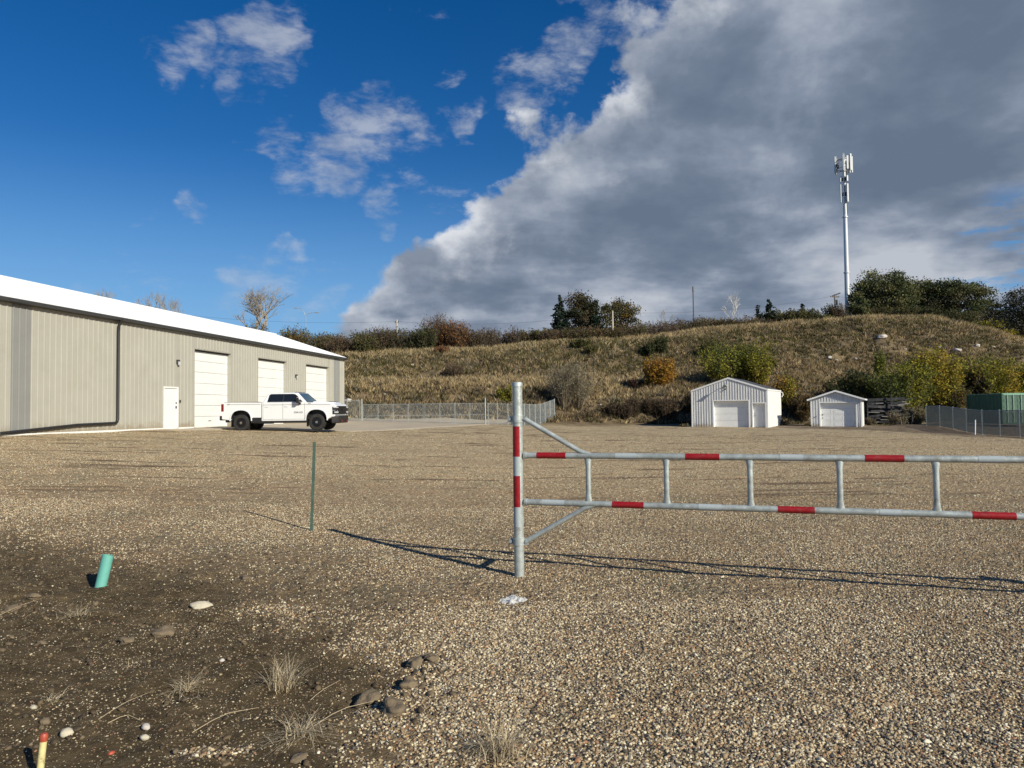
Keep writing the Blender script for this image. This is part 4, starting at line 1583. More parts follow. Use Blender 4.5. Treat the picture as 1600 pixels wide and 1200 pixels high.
# flood lamp on an arm above the door
lx = wall_s(1135, fl, fd)
lamp = MB().tube([(lx, -0.03, 3.72), (lx + 0.02, -0.3, 3.80), (lx + 0.02, -0.62, 3.74)], 0.025, 8)
lm = lamp.build('flood_lamp', M['dark_trim'], shed1)
q = MB().tube([(lx + 0.02, -0.55, 3.80), (lx + 0.02, -0.82, 3.62)], [0.09, 0.15], 12)
MB().tube([(lx + 0.0, -0.04, 3.70), (lx, -0.16, 3.66)], [0.1, 0.09], 10).build('lamp_base', M['galv_dull'], lm)
q.build('lamp_head', M['galv_dull'], lm)
q = MB().tube([(lx - 0.07, -0.03, 3.42), (lx - 0.07, -0.16, 3.36)], [0.05, 0.06], 8)
q.build('sensor', M['dark_trim'], lm)
q = MB().tube([(W1 + 0.03, 7.2, 3.1), (W1 + 0.25, 7.2, 3.15), (W1 + 0.3, 7.2, 2.9), (W1 + 0.18, 7.2, 2.7)], 0.04, 8)
q.build('vent_pipe', M['white'], shed1, smooth=True)

a27 = R(27.5)
fd2 = Vector((math.cos(a27), -math.sin(a27), 0))
fr2 = Vector((30.6, 64.5, 0))
W2 = 4.15
fl2 = fr2 - fd2 * W2
dr2 = (wall_s(1281, fl2, fd2), wall_s(1336.5, fl2, fd2), 2.16)
shed2 = make_shed('storage_shed', 'smaller white shed with one panelled garage door and dark shingles', fl2, -a27, W2, 5.0, 2.55, 3.25, dr2, None, 0.28, M['shingle'], True, -0.22)
q = MB().tube([(0.42, -0.04, 0.95), (0.42, -0.10, 0.95)], 0.06, 8)
q.build('outlet_box', M['seam'], shed2)

# ------------------------------------------------------------------ shipping container
cn = Vector((41.9, 63, 0))
ca = R(-6.7)
cz = tz(43, 66) + 0.02
cont = empty('shipping_container', (cn.x, cn.y, -0.05), ca, label='green steel shipping container behind the right-hand chain-link fence', cat='container')
CW, CL, CHT = 2.44, 6.06, 2.59
mb = MB()
# corrugated long sides
for xside, sg in ((0.03, -1), (CW - 0.03, 1)):
    n_ = 40
    b = len(mb.v)
    for i in range(n_ + 1):
        y_ = 0.06 + (CL - 0.12) * i / n_
        off = 0.0 if (i % 4) in (0, 1) else 0.036
        for z_ in (0.12, CHT - 0.1):
            mb.v.append((xside - sg * off, y_, z_))
    for i in range(n_):
        mb.f.append((b + 2 * i, b + 2 * i + 2, b + 2 * i + 3, b + 2 * i + 1))
mb.box(0.05, CW - 0.05, CL - 0.08, CL - 0.04, 0.12, CHT - 0.1)
mb.build('side_panel', M['container'], cont)
mb = MB()
for (x_, y_) in ((0, 0), (CW - 0.12, 0), (0, CL - 0.12), (CW - 0.12, CL - 0.12)):
    mb.box(x_, x_ + 0.12, y_, y_ + 0.12, 0, CHT)
mb.box(0.12, CW - 0.12, 0, 0.10, 0, 0.14); MB().box(0.12, CW - 0.12, -0.02, 0.10, CHT - 0.13, CHT + 0.01).build('top_rail', M['container_lit_top'], cont)
mb.box(0, 0.07, 0.12, CL - 0.12, 0, 0.14); mb.box(0, 0.07, 0.12, CL - 0.12, CHT - 0.1, CHT)
mb.box(CW - 0.07, CW, 0.12, CL - 0.12, 0, 0.14); mb.box(CW - 0.07, CW, 0.12, CL - 0.12, CHT - 0.1, CHT)
mb.build('frame', M['container'], cont)
MB().box(0.02, CW - 0.02, 0.02, CL - 0.02, CHT + 0.003, CHT + 0.06).build('roof', M['container_lit_top'], cont)
for k in range(2):
    xa_ = 0.13 + k * (CW / 2 - 0.12)
    xb_ = xa_ + CW / 2 - 0.14
    mb = MB().box(xa_, xb_, 0.03, 0.07, 0.15, CHT - 0.13)
    for z_ in (0.55, 1.0, 1.5, 2.0):
        mb.box(xa_ + 0.05, xb_ - 0.05, 0.012, 0.029, z_ - 0.12, z_ + 0.12)
    dd_ = mb.build('door', M['container_door'], cont)
    rb = MB()
    for q_ in (0.28, 0.72):
        xx = xa_ + (xb_ - xa_) * q_
        rb.tube([(xx, -0.03, 0.1), (xx, -0.03, CHT - 0.06)], 0.026, 8)
        rb.box(xx - 0.05, xx + 0.05, -0.04, 0.0, 1.1, 1.16)
        rb.box(xx - 0.16, xx + 0.02, -0.055, -0.035, 1.0, 1.03)
    rb.build('lock_rod', M['rod'], dd_)

# ------------------------------------------------------------------ chain-link fences
M['dark_wire'] = simple('dark_fence_wire', (0.075, 0.09, 0.09), 0.7, var=0.1)
M['mesh_wire'] = simple('fence_wire', (0.29, 0.32, 0.33), 0.55, 0.3, var=0.05)


def fence(name, label, pts, h, netmat='mesh_wire', post_h=None, rails=(1.0,), parent_extra=None, wire=0.0045, cellw=0.085, post_r=0.03, bottom=0.05):
    """pts: ground points; each post separate part, each bay's netting one part"""
    o = Vector(pts[0])
    f = empty(name, tuple(o), 0, label=label, cat='fence')
    lp = [Vector(p) - o for p in pts]
    for p in lp:
        MB().tube([p - Vector((0, 0, 0.2)), p + Vector((0, 0, h + 0.06))], post_r, 8).build('post', M['galv_dull'], f, smooth=True)
    for i in range(len(lp) - 1):
        a, b = lp[i], lp[i + 1]
        net(f, a, b, h, wire, cellw, bottom, mat=netmat)
        for r_ in rails:
            MB().tube([a + Vector((0, 0, h * r_)), b + Vector((0, 0, h * r_))], 0.021, 6).build('rail', M['galv_dull'], f)
    return f


def net(f, a, b, h, wire, cellw, bottom=0.05, name='netting', mat='mesh_wire'):
    d = b - a
    L = Vector((d.x, d.y, 0)).length
    e = Vector((d.x, d.y, 0)).normalized()
    slope = d.z / max(L, 1e-6)
    mb = MB()
    nrm = Vector((-e.y, e.x, 0))
    H = h - bottom
    for sg in (1, -1):
        s = -H if sg == 1 else 0.0
        while s < (L if sg == 1 else L + H):
            # line: along e by t while z rises t
            t0, t1 = 0.0, H
            if sg == 1:
                t0 = max(t0, -s); t1 = min(t1, L - s)
            else:
                t0 = max(t0, s - L); t1 = min(t1, s)
            if t1 - t0 > 0.03:
                s0 = s + sg * t0
                s1 = s + sg * t1
                p0 = a + e * s0 + Vector((0, 0, bottom + t0 + slope * s0)) + nrm * (0.004 * sg)
                p1 = a + e * s1 + Vector((0, 0, bottom + t1 + slope * s1)) + nrm * (0.004 * sg)
                dv = (p1 - p0).normalized()
                w1 = dv.cross(nrm).normalized() * wire
                w2 = nrm * wire
                mb.add([p0 + w1, p0 + w2, p0 - w1, p0 - w2, p1 + w1, p1 + w2, p1 - w1, p1 - w2],
                       [(0, 1, 5, 4), (1, 2, 6, 5), (2, 3, 7, 6), (3, 0, 4, 7)])
            s += cellw
    return mb.build(name, M[mat], f)


def gpt(px, Z):
    x = (px - 800) / 1150 * Z
    return Vector((x, Z, tz(x, Z)))


# long fence at the back of the yard, left of the gate, then right of it, then the return
YF = 63.0
fence('chain_link_fence', 'short chain-link fence run between the warehouse corner and the yard gate', [gpt(500, YF), gpt(520, YF), gpt(542, YF), gpt(562, YF)], 1.75, rails=(1.0, 0.02))
fence('chain_link_fence', 'chain-link fence run between the yard gate and the galvanised gate post', [gpt(762, YF), gpt(777, YF), gpt(793, YF), gpt(810, YF)], 1.80, rails=(1.0,))
cor = gpt(810, YF)
end = gpt(866, 70.5)
rp_ = [cor + (end - cor) * q for q in (0, 0.14, 0.28, 0.43, 0.57, 0.71, 0.86, 1.0)]
for p in rp_:
    p.z = tz(p.x, p.y)
fence('chain_link_fence', 'receding bright chain-link fence run with closely spaced posts, ending by the hill foot', rp_, 1.85, rails=(1.0,), wire=0.0055, cellw=0.075, post_r=0.035)
yg = empty('yard_gate', tuple(gpt(565, YF)), 0, label='wide double chain-link gate at the end of the concrete apron', cat='gate')
A_, B_ = gpt(565, YF), gpt(758, YF)
zmid = min(A_.z, B_.z)
A_.z = zmid + 0.04; B_.z = zmid + 0.04
org = gpt(565, YF)
for p in (A_, B_):
    q = p - org
    MB().tube([q - Vector((0, 0, 0.3)), q + Vector((0, 0, 2.25))], 0.055, 12).build('gate_post', M['galv'], yg, smooth=True)
C_ = (A_ + B_) / 2
for (p0, p1) in ((A_, C_), (C_, B_)):
    e = (p1 - p0).normalized()
    a = p0 + e * 0.1 - org
    b = p1 - e * 0.04 - org
    z1 = 1.78
    fr_ = MB()
    fr_.tube([a + Vector((0, 0, 0.10)), a + Vector((0, 0, z1)), b + Vector((0, 0, z1)), b + Vector((0, 0, 0.10)), a + Vector((0, 0, 0.10))], 0.026, 8, cap=False)
    fr_.tube([a + Vector((0, 0, 0.80)), b + Vector((0, 0, 0.80))], 0.018, 6)
    for k in range(1, 4):
        m_ = a + (b - a) * (k / 4)
        fr_.tube([m_ + Vector((0, 0, 0.10)), m_ + Vector((0, 0, z1))], 0.024, 8)
    leaf = fr_.build('gate_leaf', M['galv_dull'], yg, smooth=True)
    net(leaf, a, b, 1.78, 0.0045, 0.085, 0.12)

# right-hand fence
ZR = [(1446, 67), (1467, 63.8), (1487.5, 60.6), (1508, 57.4), (1532.5, 54.4), (1560, 51.6), (1590.7, 48.9)]
rp_ = []
for (px, Z) in ZR:
    x = (px - 800) / 1150 * Z
    rp_.append(Vector((x, Z, tz(x, Z))))
dirn = (rp_[-1] - rp_[-3]) / 2
for k in range(3):
    n_ = rp_[-1] + dirn
    n_.z = tz(n_.x, n_.y)
    rp_.append(n_)
fence('chain_link_fence', 'long dense chain-link fence on the right, in front of the green container', rp_, 1.80, netmat='dark_wire', rails=(1.0,), wire=0.0075, cellw=0.075, post_r=0.045)
w_ = gpt(1521, 44)
w_ = Vector(((1521 - 800) / 1150 * 47, 47, 0)); w_.z = tz(w_.x, w_.y)
st = empty('survey_stake', tuple(w_), 0, label='short slanting white stake standing before the right-hand fence', cat='stake')
MB().tube([(0, 0, -0.1), (0.05, 0, 1.08)], 0.035, 10).build('stake', M['white'], st, smooth=True)
MB().tube([(0.05, 0, 1.08), (0.051, 0, 1.12)], [0.038, 0.02], 10).build('cap', M['white'], st)

# scrap timber pile
sp0 = Vector(((1384 - 800) / 1150 * 73.5, 73.5, 0)); sp0.z = tz(sp0.x, sp0.y) - 0.05
gq = random.Random(3)
pile_items = []
for lev in range(7):
    for k in range(2 + (lev % 2)):
        L_ = 3.6 + gq.random() * 0.9 - lev * 0.12
        cx_ = gq.uniform(-0.35, 0.35) + (0.2 if lev % 2 else -0.1)
        cy_ = (k - 1) * 0.6 + gq.uniform(-0.1, 0.1)
        zc_ = 0.22 + lev * 0.38 + gq.uniform(-0.02, 0.02)
        pile_items.append((L_, cx_, cy_, zc_, gq.uniform(-0.16, 0.16), gq.uniform(-0.06, 0.06), gq.random()))
pile = empty('scrap_pile', tuple(sp0), R(-14), label='tall dark stack of weathered scrap lumber beside the smaller shed', cat='scrap pile')
for (L_, cx_, cy_, zc_, ra, rb_, rr) in pile_items:
    ax = Vector((math.cos(ra), math.sin(ra), rb_)).normalized()
    ay = Vector((-math.sin(ra), math.cos(ra), 0))
    az = ax.cross(ay)
    MB().obox((cx_, cy_, zc_), ax, ay, az, L_ / 2, 0.24, 0.10 + 0.04 * rr).build('beam', M['scrap_pale'] if rr > 0.86 else M['scrap_dark'], pile)
mb = MB()
for k in range(26):
    p = Vector((gq.uniform(-1.6, 1.9), gq.uniform(-1.35, -0.8), gq.uniform(0.1, 2.5)))
    ax = Vector((1, gq.uniform(-.3, .3), gq.uniform(-.2, .2))).normalized()
    ay = ax.cross(Vector((0, 0, 1))).normalized()
    az = ax.cross(ay)
    mb.obox(p, ax, ay, az, gq.uniform(0.2, 0.7), 0.05, 0.03)
    mb.build('loose_board', M['scrap_pale'] if k % 3 == 0 else M['scrap_dark'], pile)
    mb = MB()
for (x_, zt) in ((-1.95, 2.2), (2.05, 1.6), (0.2, 2.9)):
    MB().box(x_ - 0.05, x_ + 0.05, -1.15, -1.05, -0.2, zt).build('upright', M['scrap_dark'], pile)

# ------------------------------------------------------------------ pickup truck
def make_truck():
    fw = Vector((-10.16, 38.3, 0))            # where the near front tyre touches the ground
    phi = R(4.0)
    hx = Vector((math.cos(phi), -math.sin(phi), 0))
    hy = Vector((math.sin(phi), math.cos(phi), 0))
    o = fw - hx * 5.16 + hy * 0.93
    gz = float(terrain(np.array([fw.x]), np.array([fw.y]), fine=False)[0]) + 0.047
    gr = (fw - hx * 4.04)
    gzr = float(terrain(np.array([gr.x]), np.array([gr.y]), fine=False)[0]) + 0.047
    t = empty('pickup_truck', (o.x, o.y, gz + (gzr - gz) * 0.5), -phi, label='white crew-cab pickup truck with black wheels parked before the big doors', cat='pickup truck')
    hw = 1.00
    XR, XF, WR = 1.12, 5.16, 0.43

    def arch(cx, r, n=14, z0=0.52):
        # from rear edge over the top to front edge
        pts = []
        for i in range(n + 1):
            a = math.pi * (1 - i / n)
            sx = math.cos(a)
            sz = math.sin(a)
            # squarish arch
            k = 1.0 / max(abs(sx) ** 3 + abs(sz) ** 3, 1e-6) ** (1 / 3) * 0.55 + 0.45
            pts.append((cx + r * sx * k, z0 + (r * 1.02) * sz * k))
        return pts

    body = MB()
    # cab + front clip silhouette
    prof = [(2.22, 0.50), (4.57, 0.50)] + arch(XF, 0.55) + [(5.78, 0.60), (6.12, 0.72), (6.20, 0.90), (6.20, 1.18), (6.14, 1.33), (6.02, 1.385), (5.4, 1.43), (4.62, 1.47), (4.5, 1.475), (2.22, 1.475)]
    body.prism(prof, -hw, hw)
    b = body.build('body', M['truck'], t, smooth=False, bevel=0.045, seg=3)
    # bed: walls, floor and tailgate
    bed = MB()
    bp = [(0.10, 0.62), (XR - 0.53, 0.56)] + arch(XR, 0.55)[1:] + [(2.19, 0.52), (2.19, 1.475), (0.16, 1.50), (0.08, 1.46)]
    bed.prism(bp, -hw, -hw + 0.14)
    bed.prism(bp, hw - 0.14, hw)
    bed.box(0.2, 2.17, -0.66, 0.66, 0.86, 0.92)
    bed.box(0.2, 2.17, -hw + 0.14, hw - 0.14, 1.135, 1.16)
    bed.box(2.08, 2.18, -hw + 0.14, hw - 0.14, 0.92, 1.47)
    bd = bed.build('bed', M['truck'], t, bevel=0.03, seg=2)
    MB().box(0.09, 0.16, -hw + 0.15, hw - 0.15, 0.70, 1.49).build('tailgate', M['truck'], t, bevel=0.02)
    for (y0, y1) in ((-hw + 0.015, -hw + 0.12), (hw - 0.12, hw - 0.015)):
        MB().box(0.22, 2.14, y0, y1, 1.497, 1.515).build('bed_rail_cap', M['black'], bd)
    # greenhouse
    zb, zt = 1.46, 1.985
    yb, yt = 0.955, 0.76
    xs4 = (2.24, 4.62, 4.12 - 0.05, 2.50)     # rear base, front base, front roof, rear roof
    gh = MB()
    vs = [(xs4[0], -yb, zb), (xs4[1], -yb, zb), (xs4[1], yb, zb), (xs4[0], yb, zb),
          (xs4[3], -yt, zt), (xs4[2], -yt, zt), (xs4[2], yt, zt), (xs4[3], yt, zt)]
    gh.add(vs, [(0, 3, 2, 1), (4, 5, 6, 7), (0, 1, 5, 4), (1, 2, 6, 5), (2, 3, 7, 6), (3, 0, 4, 7)])
    gh.build('cab', M['truck'], t, bevel=0.07, seg=4)
    # hood bulge and scoop
    hd = MB()
    hd.add([(4.75, -0.52, 1.46), (6.05, -0.44, 1.37), (6.05, 0.44, 1.37), (4.75, 0.52, 1.46), (4.85, -0.44, 1.525), (5.95, -0.38, 1.46), (5.95, 0.38, 1.46), (4.85, 0.44, 1.525)],
           [(0, 3, 2, 1), (4, 5, 6, 7), (0, 1, 5, 4), (1, 2, 6, 5), (2, 3, 7, 6), (3, 0, 4, 7)])
    h = hd.build('hood', M['truck'], t, bevel=0.03, seg=3)
    MB().add([(5.55, -0.26, 1.488), (5.93, -0.24, 1.464), (5.93, 0.24, 1.464), (5.55, 0.26, 1.488), (5.58, -0.22, 1.51), (5.90, -0.20, 1.485), (5.90, 0.20, 1.485), (5.58, 0.22, 1.51)],
             [(0, 3, 2, 1), (4, 5, 6, 7), (0, 1, 5, 4), (1, 2, 6, 5), (2, 3, 7, 6), (3, 0, 4, 7)]).build('hood_scoop', M['black'], h)
    # window helper on the sloping cab side
    def side(x, z, sg, off):
        k = (z - zb) / (zt - zb)
        y = (yb + (yt - yb) * k) + off
        return Vector((x, sg * y, z))
    for sg in (-1, 1):
        for (poly, nm) in (([(2.52, 1.50), (3.32, 1.50), (3.32, 1.915), (2.66, 1.915), (2.58, 1.86)], 'rear_door_window'),
                           ([(3.40, 1.50), (4.40, 1.50), (4.10, 1.80), (3.96, 1.895), (3.84, 1.915), (3.40, 1.915)], 'front_door_window')):
            m_ = MB().slab([side(x, z, sg, 0.004) for x, z in poly], (0, sg * 0.010, 0))
            m_.build('side_window', M['glass'], t)
        fr_ = MB()
        for (x0, x1, z0, z1) in ((3.325, 3.395, 1.50, 1.915),):
            fr_.slab([side(x0, z0, sg, 0.006), side(x1, z0, sg, 0.006), side(x1, z1, sg, 0.006), side(x0, z1, sg, 0.006)], (0, sg * 0.012, 0))
        fr_.build('door_pillar', M['black'], t)
        # belt line shadow drawn as dark strips, door seams, handles
        sm_ = MB()
        y0, y1 = (-hw - 0.003, -hw + 0.001) if sg < 0 else (hw - 0.001, hw + 0.003)
        sm_.box(2.30, 5.9, y0, y1, 1.335, 1.352)
        sm_.box(0.45, 2.17, y0, y1, 1.375, 1.392)
        sm_.box(3.36, 3.372, y0, y1, 0.60, 1.42)
        sm_.box(4.52, 4.532, y0, y1, 0.60, 1.42)
        sm_.box(2.30, 2.312, y0, y1, 0.60, 1.42)
        sm_.box(2.30, 4.53, y0, y1, 0.585, 0.598)
        sm_.build('seams_and_shade', M['seam'], b)
        for xh in (2.42, 3.46):
            y0, y1 = (-hw - 0.035, -hw - 0.004) if sg < 0 else (hw + 0.004, hw + 0.035)
            MB().box(xh, xh + 0.18, y0, y1, 1.24, 1.275).build('door_handle', M['truck'], b, bevel=0.008)
        # tow mirror
        mr = MB()
        yy = sg * (hw + 0.20)
        mr.box(4.18, 4.34, min(sg * (hw + 0.06), sg * (hw + 0.33)), max(sg * (hw + 0.06), sg * (hw + 0.33)), 1.42, 1.72)
        mir = mr.build('mirror', M['black'], t, bevel=0.04, seg=3)
        MB().box(4.20, 4.36, min(sg * (hw + 0.08), sg * (hw + 0.31)), max(sg * (hw + 0.08), sg * (hw + 0.31)), 1.60, 1.735).build('mirror_cap', M['truck'], mir, bevel=0.03)
        MB().box(4.24, 4.34, min(sg * (hw - 0.06), sg * (hw + 0.10)), max(sg * (hw - 0.06), sg * (hw + 0.10)), 1.36, 1.46).build('mirror_arm', M['black'], mir, bevel=0.01)
        # arch liners (dark)
        for cx in (XR, XF):
            ln = MB()
            yo0, yo1 = (-hw + 0.015, -hw + 0.32) if sg < 0 else (hw - 0.32, hw - 0.015)
            inner = arch(cx, 0.545)
            outer = arch(cx, 0.60)
            poly = inner + outer[::-1]
            nA = len(inner)
            for i in range(nA - 1):
                a_, b_, c_, d_ = inner[i], inner[i + 1], outer[i + 1], outer[i]
                ln.add([(a_[0], yo0, a_[1]), (b_[0], yo0, b_[1]), (c_[0], yo0, c_[1]), (d_[0], yo0, d_[1]), (a_[0], yo1, a_[1]), (b_[0], yo1, b_[1]), (c_[0], yo1, c_[1]), (d_[0], yo1, d_[1])],
                       [(4, 7, 6, 5), (0, 1, 5, 4), (1, 2, 6, 5), (2, 3, 7, 6), (3, 0, 4, 7)])
            ln.box(cx - 0.52, cx + 0.52, yo1 if sg < 0 else yo0 - 0.02, (yo1 + 0.02) if sg < 0 else yo0, 0.45, 1.13)
            ln.build('wheel_liner', M['black'], t)
            # thin body-colour lip
            lp_ = MB()
            yl0, yl1 = (-hw - 0.028, -hw + 0.02) if sg < 0 else (hw - 0.02, hw + 0.028)
            i2, o2 = arch(cx, 0.552), arch(cx, 0.60)
            for i in range(nA - 1):
                a_, b_, c_, d_ = i2[i], i2[i + 1], o2[i + 1], o2[i]
                lp_.add([(a_[0], yl0, a_[1]), (b_[0], yl0, b_[1]), (c_[0], yl0, c_[1]), (d_[0], yl0, d_[1]), (a_[0], yl1, a_[1]), (b_[0], yl1, b_[1]), (c_[0], yl1, c_[1]), (d_[0], yl1, d_[1])],
                        [(0, 3, 2, 1), (4, 5, 6, 7), (0, 1, 5, 4), (1, 2, 6, 5), (2, 3, 7, 6), (3, 0, 4, 7)])
            lp_.build('arch_trim', M['truck'], t)
        # mud flaps and rocker
        for xf in (XR - 0.50, XF - 0.50):
            MB().box(xf - 0.03, xf, min(sg * 0.72, sg * 0.99), max(sg * 0.72, sg * 0.99), 0.20, 0.60).build('mud_flap', M['black'], t)
        y0, y1 = sorted((sg * (hw - 0.10), sg * (hw + 0.0)))
        MB().box(1.66, 4.62, y0, y1, 0.40, 0.51).build('rocker', M['black'], t, bevel=0.02)
        y0, y1 = sorted((sg * (hw - 0.25), sg * (hw + 0.015)))
        MB().box(1.72, 2.24, y0, y1, 0.44, 0.70).build('bed_step', M['black'], t, bevel=0.03)
        # lamps
        y0, y1 = sorted((sg * (hw - 0.22), sg * (hw + 0.006)))
        MB().box(0.055, 0.20, y0, y1, 1.02, 1.42).build('tail_light', M['redlens'], t, bevel=0.015)
        y0, y1 = sorted((sg * (hw - 0.32), sg * (hw + 0.004)))
        hl = MB().box(5.98, 6.225, y0, y1, 1.03, 1.22).build('headlight', M['black'], t, bevel=0.02)
        y0, y1 = sorted((sg * (hw - 0.30), sg * (hw + 0.010)))
        MB().box(6.05, 6.232, y0, y1, 1.15, 1.21).build('lamp_strip', M['lens'], hl, bevel=0.01)
        MB().box(6.10, 6.234, y0, y1, 0.885, 0.97).build('lower_lamp', M['lens'], hl, bevel=0.01)
        y0, y1 = sorted((sg * (hw - 0.16), sg * (hw + 0.008)))
        MB().box(6.0, 6.21, y0, y1, 0.82, 1.03).build('lamp_housing', M['black'], hl, bevel=0.01)
    # windscreen, rear window
    ws = MB()
    fr0 = Vector((xs4[1], 0, zb)); fr1 = Vector((xs4[2], 0, zt))
    nrm = Vector((fr1.z - fr0.z, 0, -(fr1.x - fr0.x))).normalized()
    def wsp(k, y):
        return fr0 + (fr1 - fr0) * k + Vector((0, y, 0)) + nrm * 0.004
    ws.slab([wsp(0.05, -0.88), wsp(0.05, 0.88), wsp(0.93, 0.71), wsp(0.93, -0.71)], nrm * 0.008)
    ws.build('windscreen', M['windscreen'], t)
    MB().box(4.52, 4.78, -0.86, 0.86, 1.475, 1.488).build('cowl', M['black'], t)
    rw0 = Vector((xs4[0], 0, zb)); rw1 = Vector((xs4[3], 0, zt))
    nr = Vector((-(rw1.z - rw0.z), 0, (rw1.x - rw0.x))).normalized()
    def rwp(k, y):
        return rw0 + (rw1 - rw0) * k + Vector((0, y, 0)) + nr * 0.004
    MB().slab([rwp(0.10, -0.82), rwp(0.10, 0.82), rwp(0.88, 0.68), rwp(0.88, -0.68)], nr * 0.008).build('rear_window', M['glass'], t)
    # roof marker lamps
    for y_ in (-0.55, -0.12, 0, 0.12, 0.55):
        MB().box(3.86, 3.98, y_ - 0.05, y_ + 0.05, zt + 0.0, zt + 0.035).build('marker_lamp', M['black'], t, bevel=0.01)
    # grille
    gl = MB().box(6.18, 6.225, -0.76, 0.76, 0.84, 1.26).build('grille', M['black'], t, bevel=0.02)
    gb = MB()
    for k in range(4):
        gb.box(6.226, 6.24, -0.70, 0.70, 0.90 + k * 0.09, 0.925 + k * 0.09)
    gb.build('grille_bars', M['rim'], gl)
    em = [(-0.16, -0.035), (-0.05, -0.035), (-0.04, -0.065), (0.04, -0.065), (0.05, -0.035), (0.18, -0.035), (0.16, 0.035), (0.05, 0.035), (0.04, 0.065), (-0.04, 0.065), (-0.05, 0.035), (-0.18, 0.035)]
    MB().slab([(6.242, y, 1.075 + z) for y, z in em], (0.012, 0, 0)).build('emblem', M['rim'], gl)
    # bumpers
    fb = MB()
    fb.add([(5.95, -1.0, 0.36), (6.28, -0.80, 0.36), (6.28, 0.80, 0.36), (5.95, 1.0, 0.36), (5.95, -1.02, 0.76), (6.32, -0.84, 0.76), (6.32, 0.84, 0.76), (5.95, 1.02, 0.76)],
           [(0, 3, 2, 1), (4, 5, 6, 7), (0, 1, 5, 4), (1, 2, 6, 5), (2, 3, 7, 6), (3, 0, 4, 7)])
    f_ = fb.build('front_bumper', M['black'], t, bevel=0.04, seg=3)
    for y_ in (-0.45, 0.45):
        MB().box(6.30, 6.36, y_ - 0.04, y_ + 0.04, 0.42, 0.52).build('tow_hook', M['tow'], f_, bevel=0.01)
    rbm = MB().box(-0.05, 0.14, -0.98, 0.98, 0.56, 0.80)
    r_ = rbm.build('rear_bumper', M['black'], t, bevel=0.04, seg=2)
    MB().box(-0.12, 0.05, -0.12, 0.12, 0.44, 0.56).build('hitch', M['black'], r_)
    ch = MB().box(0.5, 5.9, -0.5, 0.5, 0.42, 0.55)
    ch.box(1.9, 2.7, -0.85, -0.5, 0.36, 0.52)
    ch.tube([(XR, -0.75, 0.43), (XR, 0.75, 0.43)], 0.07, 10)
    ch.tube([(XF, -0.75, 0.43), (XF, 0.75, 0.43)], 0.07, 10)
    ch.build('chassis', M['black'], t)
    # wheels
    for cx in (XR, XF):
        for sg in (-1, 1):
            yo = sg * 0.99
            yi = sg * 0.70
            n = 36
            rings = [(yi, 0.24), (yi, 0.375), (yi + sg * 0.04, 0.425), (yo - sg * 0.04, 0.425), (yo, 0.385), (yo, 0.265), (yo - sg * 0.03, 0.255)]
            vs, fs = [], []
            for (y_, r_) in rings:
                for j in range(n):
                    a = 2 * math.pi * j / n
                    vs.append((cx + r_ * math.cos(a), y_, 0.425 + r_ * math.sin(a)))
            for i in range(len(rings) - 1):
                for j in range(n):
                    fs.append((i * n + j, i * n + (j + 1) % n, (i + 1) * n + (j + 1) % n, (i + 1) * n + j))
            we = MB().add(vs, fs)
            for j in range(n):
                a = 2 * math.pi * (j + .5) / n
                rd_ = Vector((math.cos(a), 0, math.sin(a)))
                tn = Vector((-math.sin(a), 0, math.cos(a)))
                for y_ in (0.74, 0.84, 0.94):
                    we.obox(Vector((cx, sg * y_, 0.425)) + rd_ * 0.427, tn, Vector((0, 1, 0)), rd_, 0.024, 0.034, 0.008)
            tyre = we.build('tyre', M['rubber'], None, smooth=True)
            we_ = MB().tube([(cx, yo - sg * 0.03, 0.425), (cx, yo - sg * 0.12, 0.425)], [0.256, 0.24], 30)
            rim = we_
            for j in range(6):
                a = 2 * math.pi * j / 6 + 0.3
                rd_ = Vector((math.cos(a), 0, math.sin(a)))
                tn = Vector((-math.sin(a), 0, math.cos(a)))
                rim.obox(Vector((cx, yo - sg * 0.025, 0.425)) + rd_ * 0.15, tn, Vector((0, 1, 0)), rd_, 0.035, 0.018, 0.10)
            ro = rim.build('rim', M['rim'], None)
            hb = MB().tube([(cx, yo - sg * 0.03, 0.425), (cx, yo + sg * 0.01, 0.425)], [0.085, 0.065], 16).build('hub', M['chrome'], None)
            w = bpy.data.objects.new('wheel', None)
            COL.objects.link(w)
            w.parent = t
            w.empty_display_size = 0.1
            tyre.parent = w; ro.parent = w; hb.parent = w
    # lettering on door and bedside
    def text(s, size, x, y, z, mat, rz=0.0, parent=t, nm='lettering'):
        cu = bpy.data.curves.new(nm, 'FONT')
        cu.body = s
        cu.size = size
        cu.extrude = 0.003
        cu.align_x = 'LEFT'
        tmp = bpy.data.objects.new('tmp', cu)
        me = bpy.data.meshes.new_from_object(tmp)
        bpy.data.objects.remove(tmp)
        me.materials.clear()
        me.materials.append(mat)
        ob = bpy.data.objects.new(nm, me)
        COL.objects.link(ob)
        ob.parent = parent
        ob.location = (x, y, z)
        ob.rotation_euler = (math.pi / 2, 0, rz)
        return ob
    text('2500 HD', 0.13, 3.95, -hw - 0.005, 0.90, M['seam'], parent=b)
    text('4X4', 0.10, 0.36, -hw - 0.005, 1.36, M['seam'], parent=bd)
    text('ZR2', 0.09, 4.70, -hw - 0.005, 1.375, M['seam'], parent=b)
    return t


make_truck()

# ------------------------------------------------------------------ hill grass
def hit(px, py, z0=64.0, z1=170.0):
    Z = np.arange(z0, z1, 0.1)
    X = (px - 800) / 1150 * Z
    rz_ = CAMH + (horizon(px) - py) * Z / 1150
    tzv = terrain(X, Z)
    k = np.nonzero(tzv >= rz_)[0]
    i = k[0] if len(k) else len(Z) - 1
    return Vector((X[i], Z[i], tzv[i]))


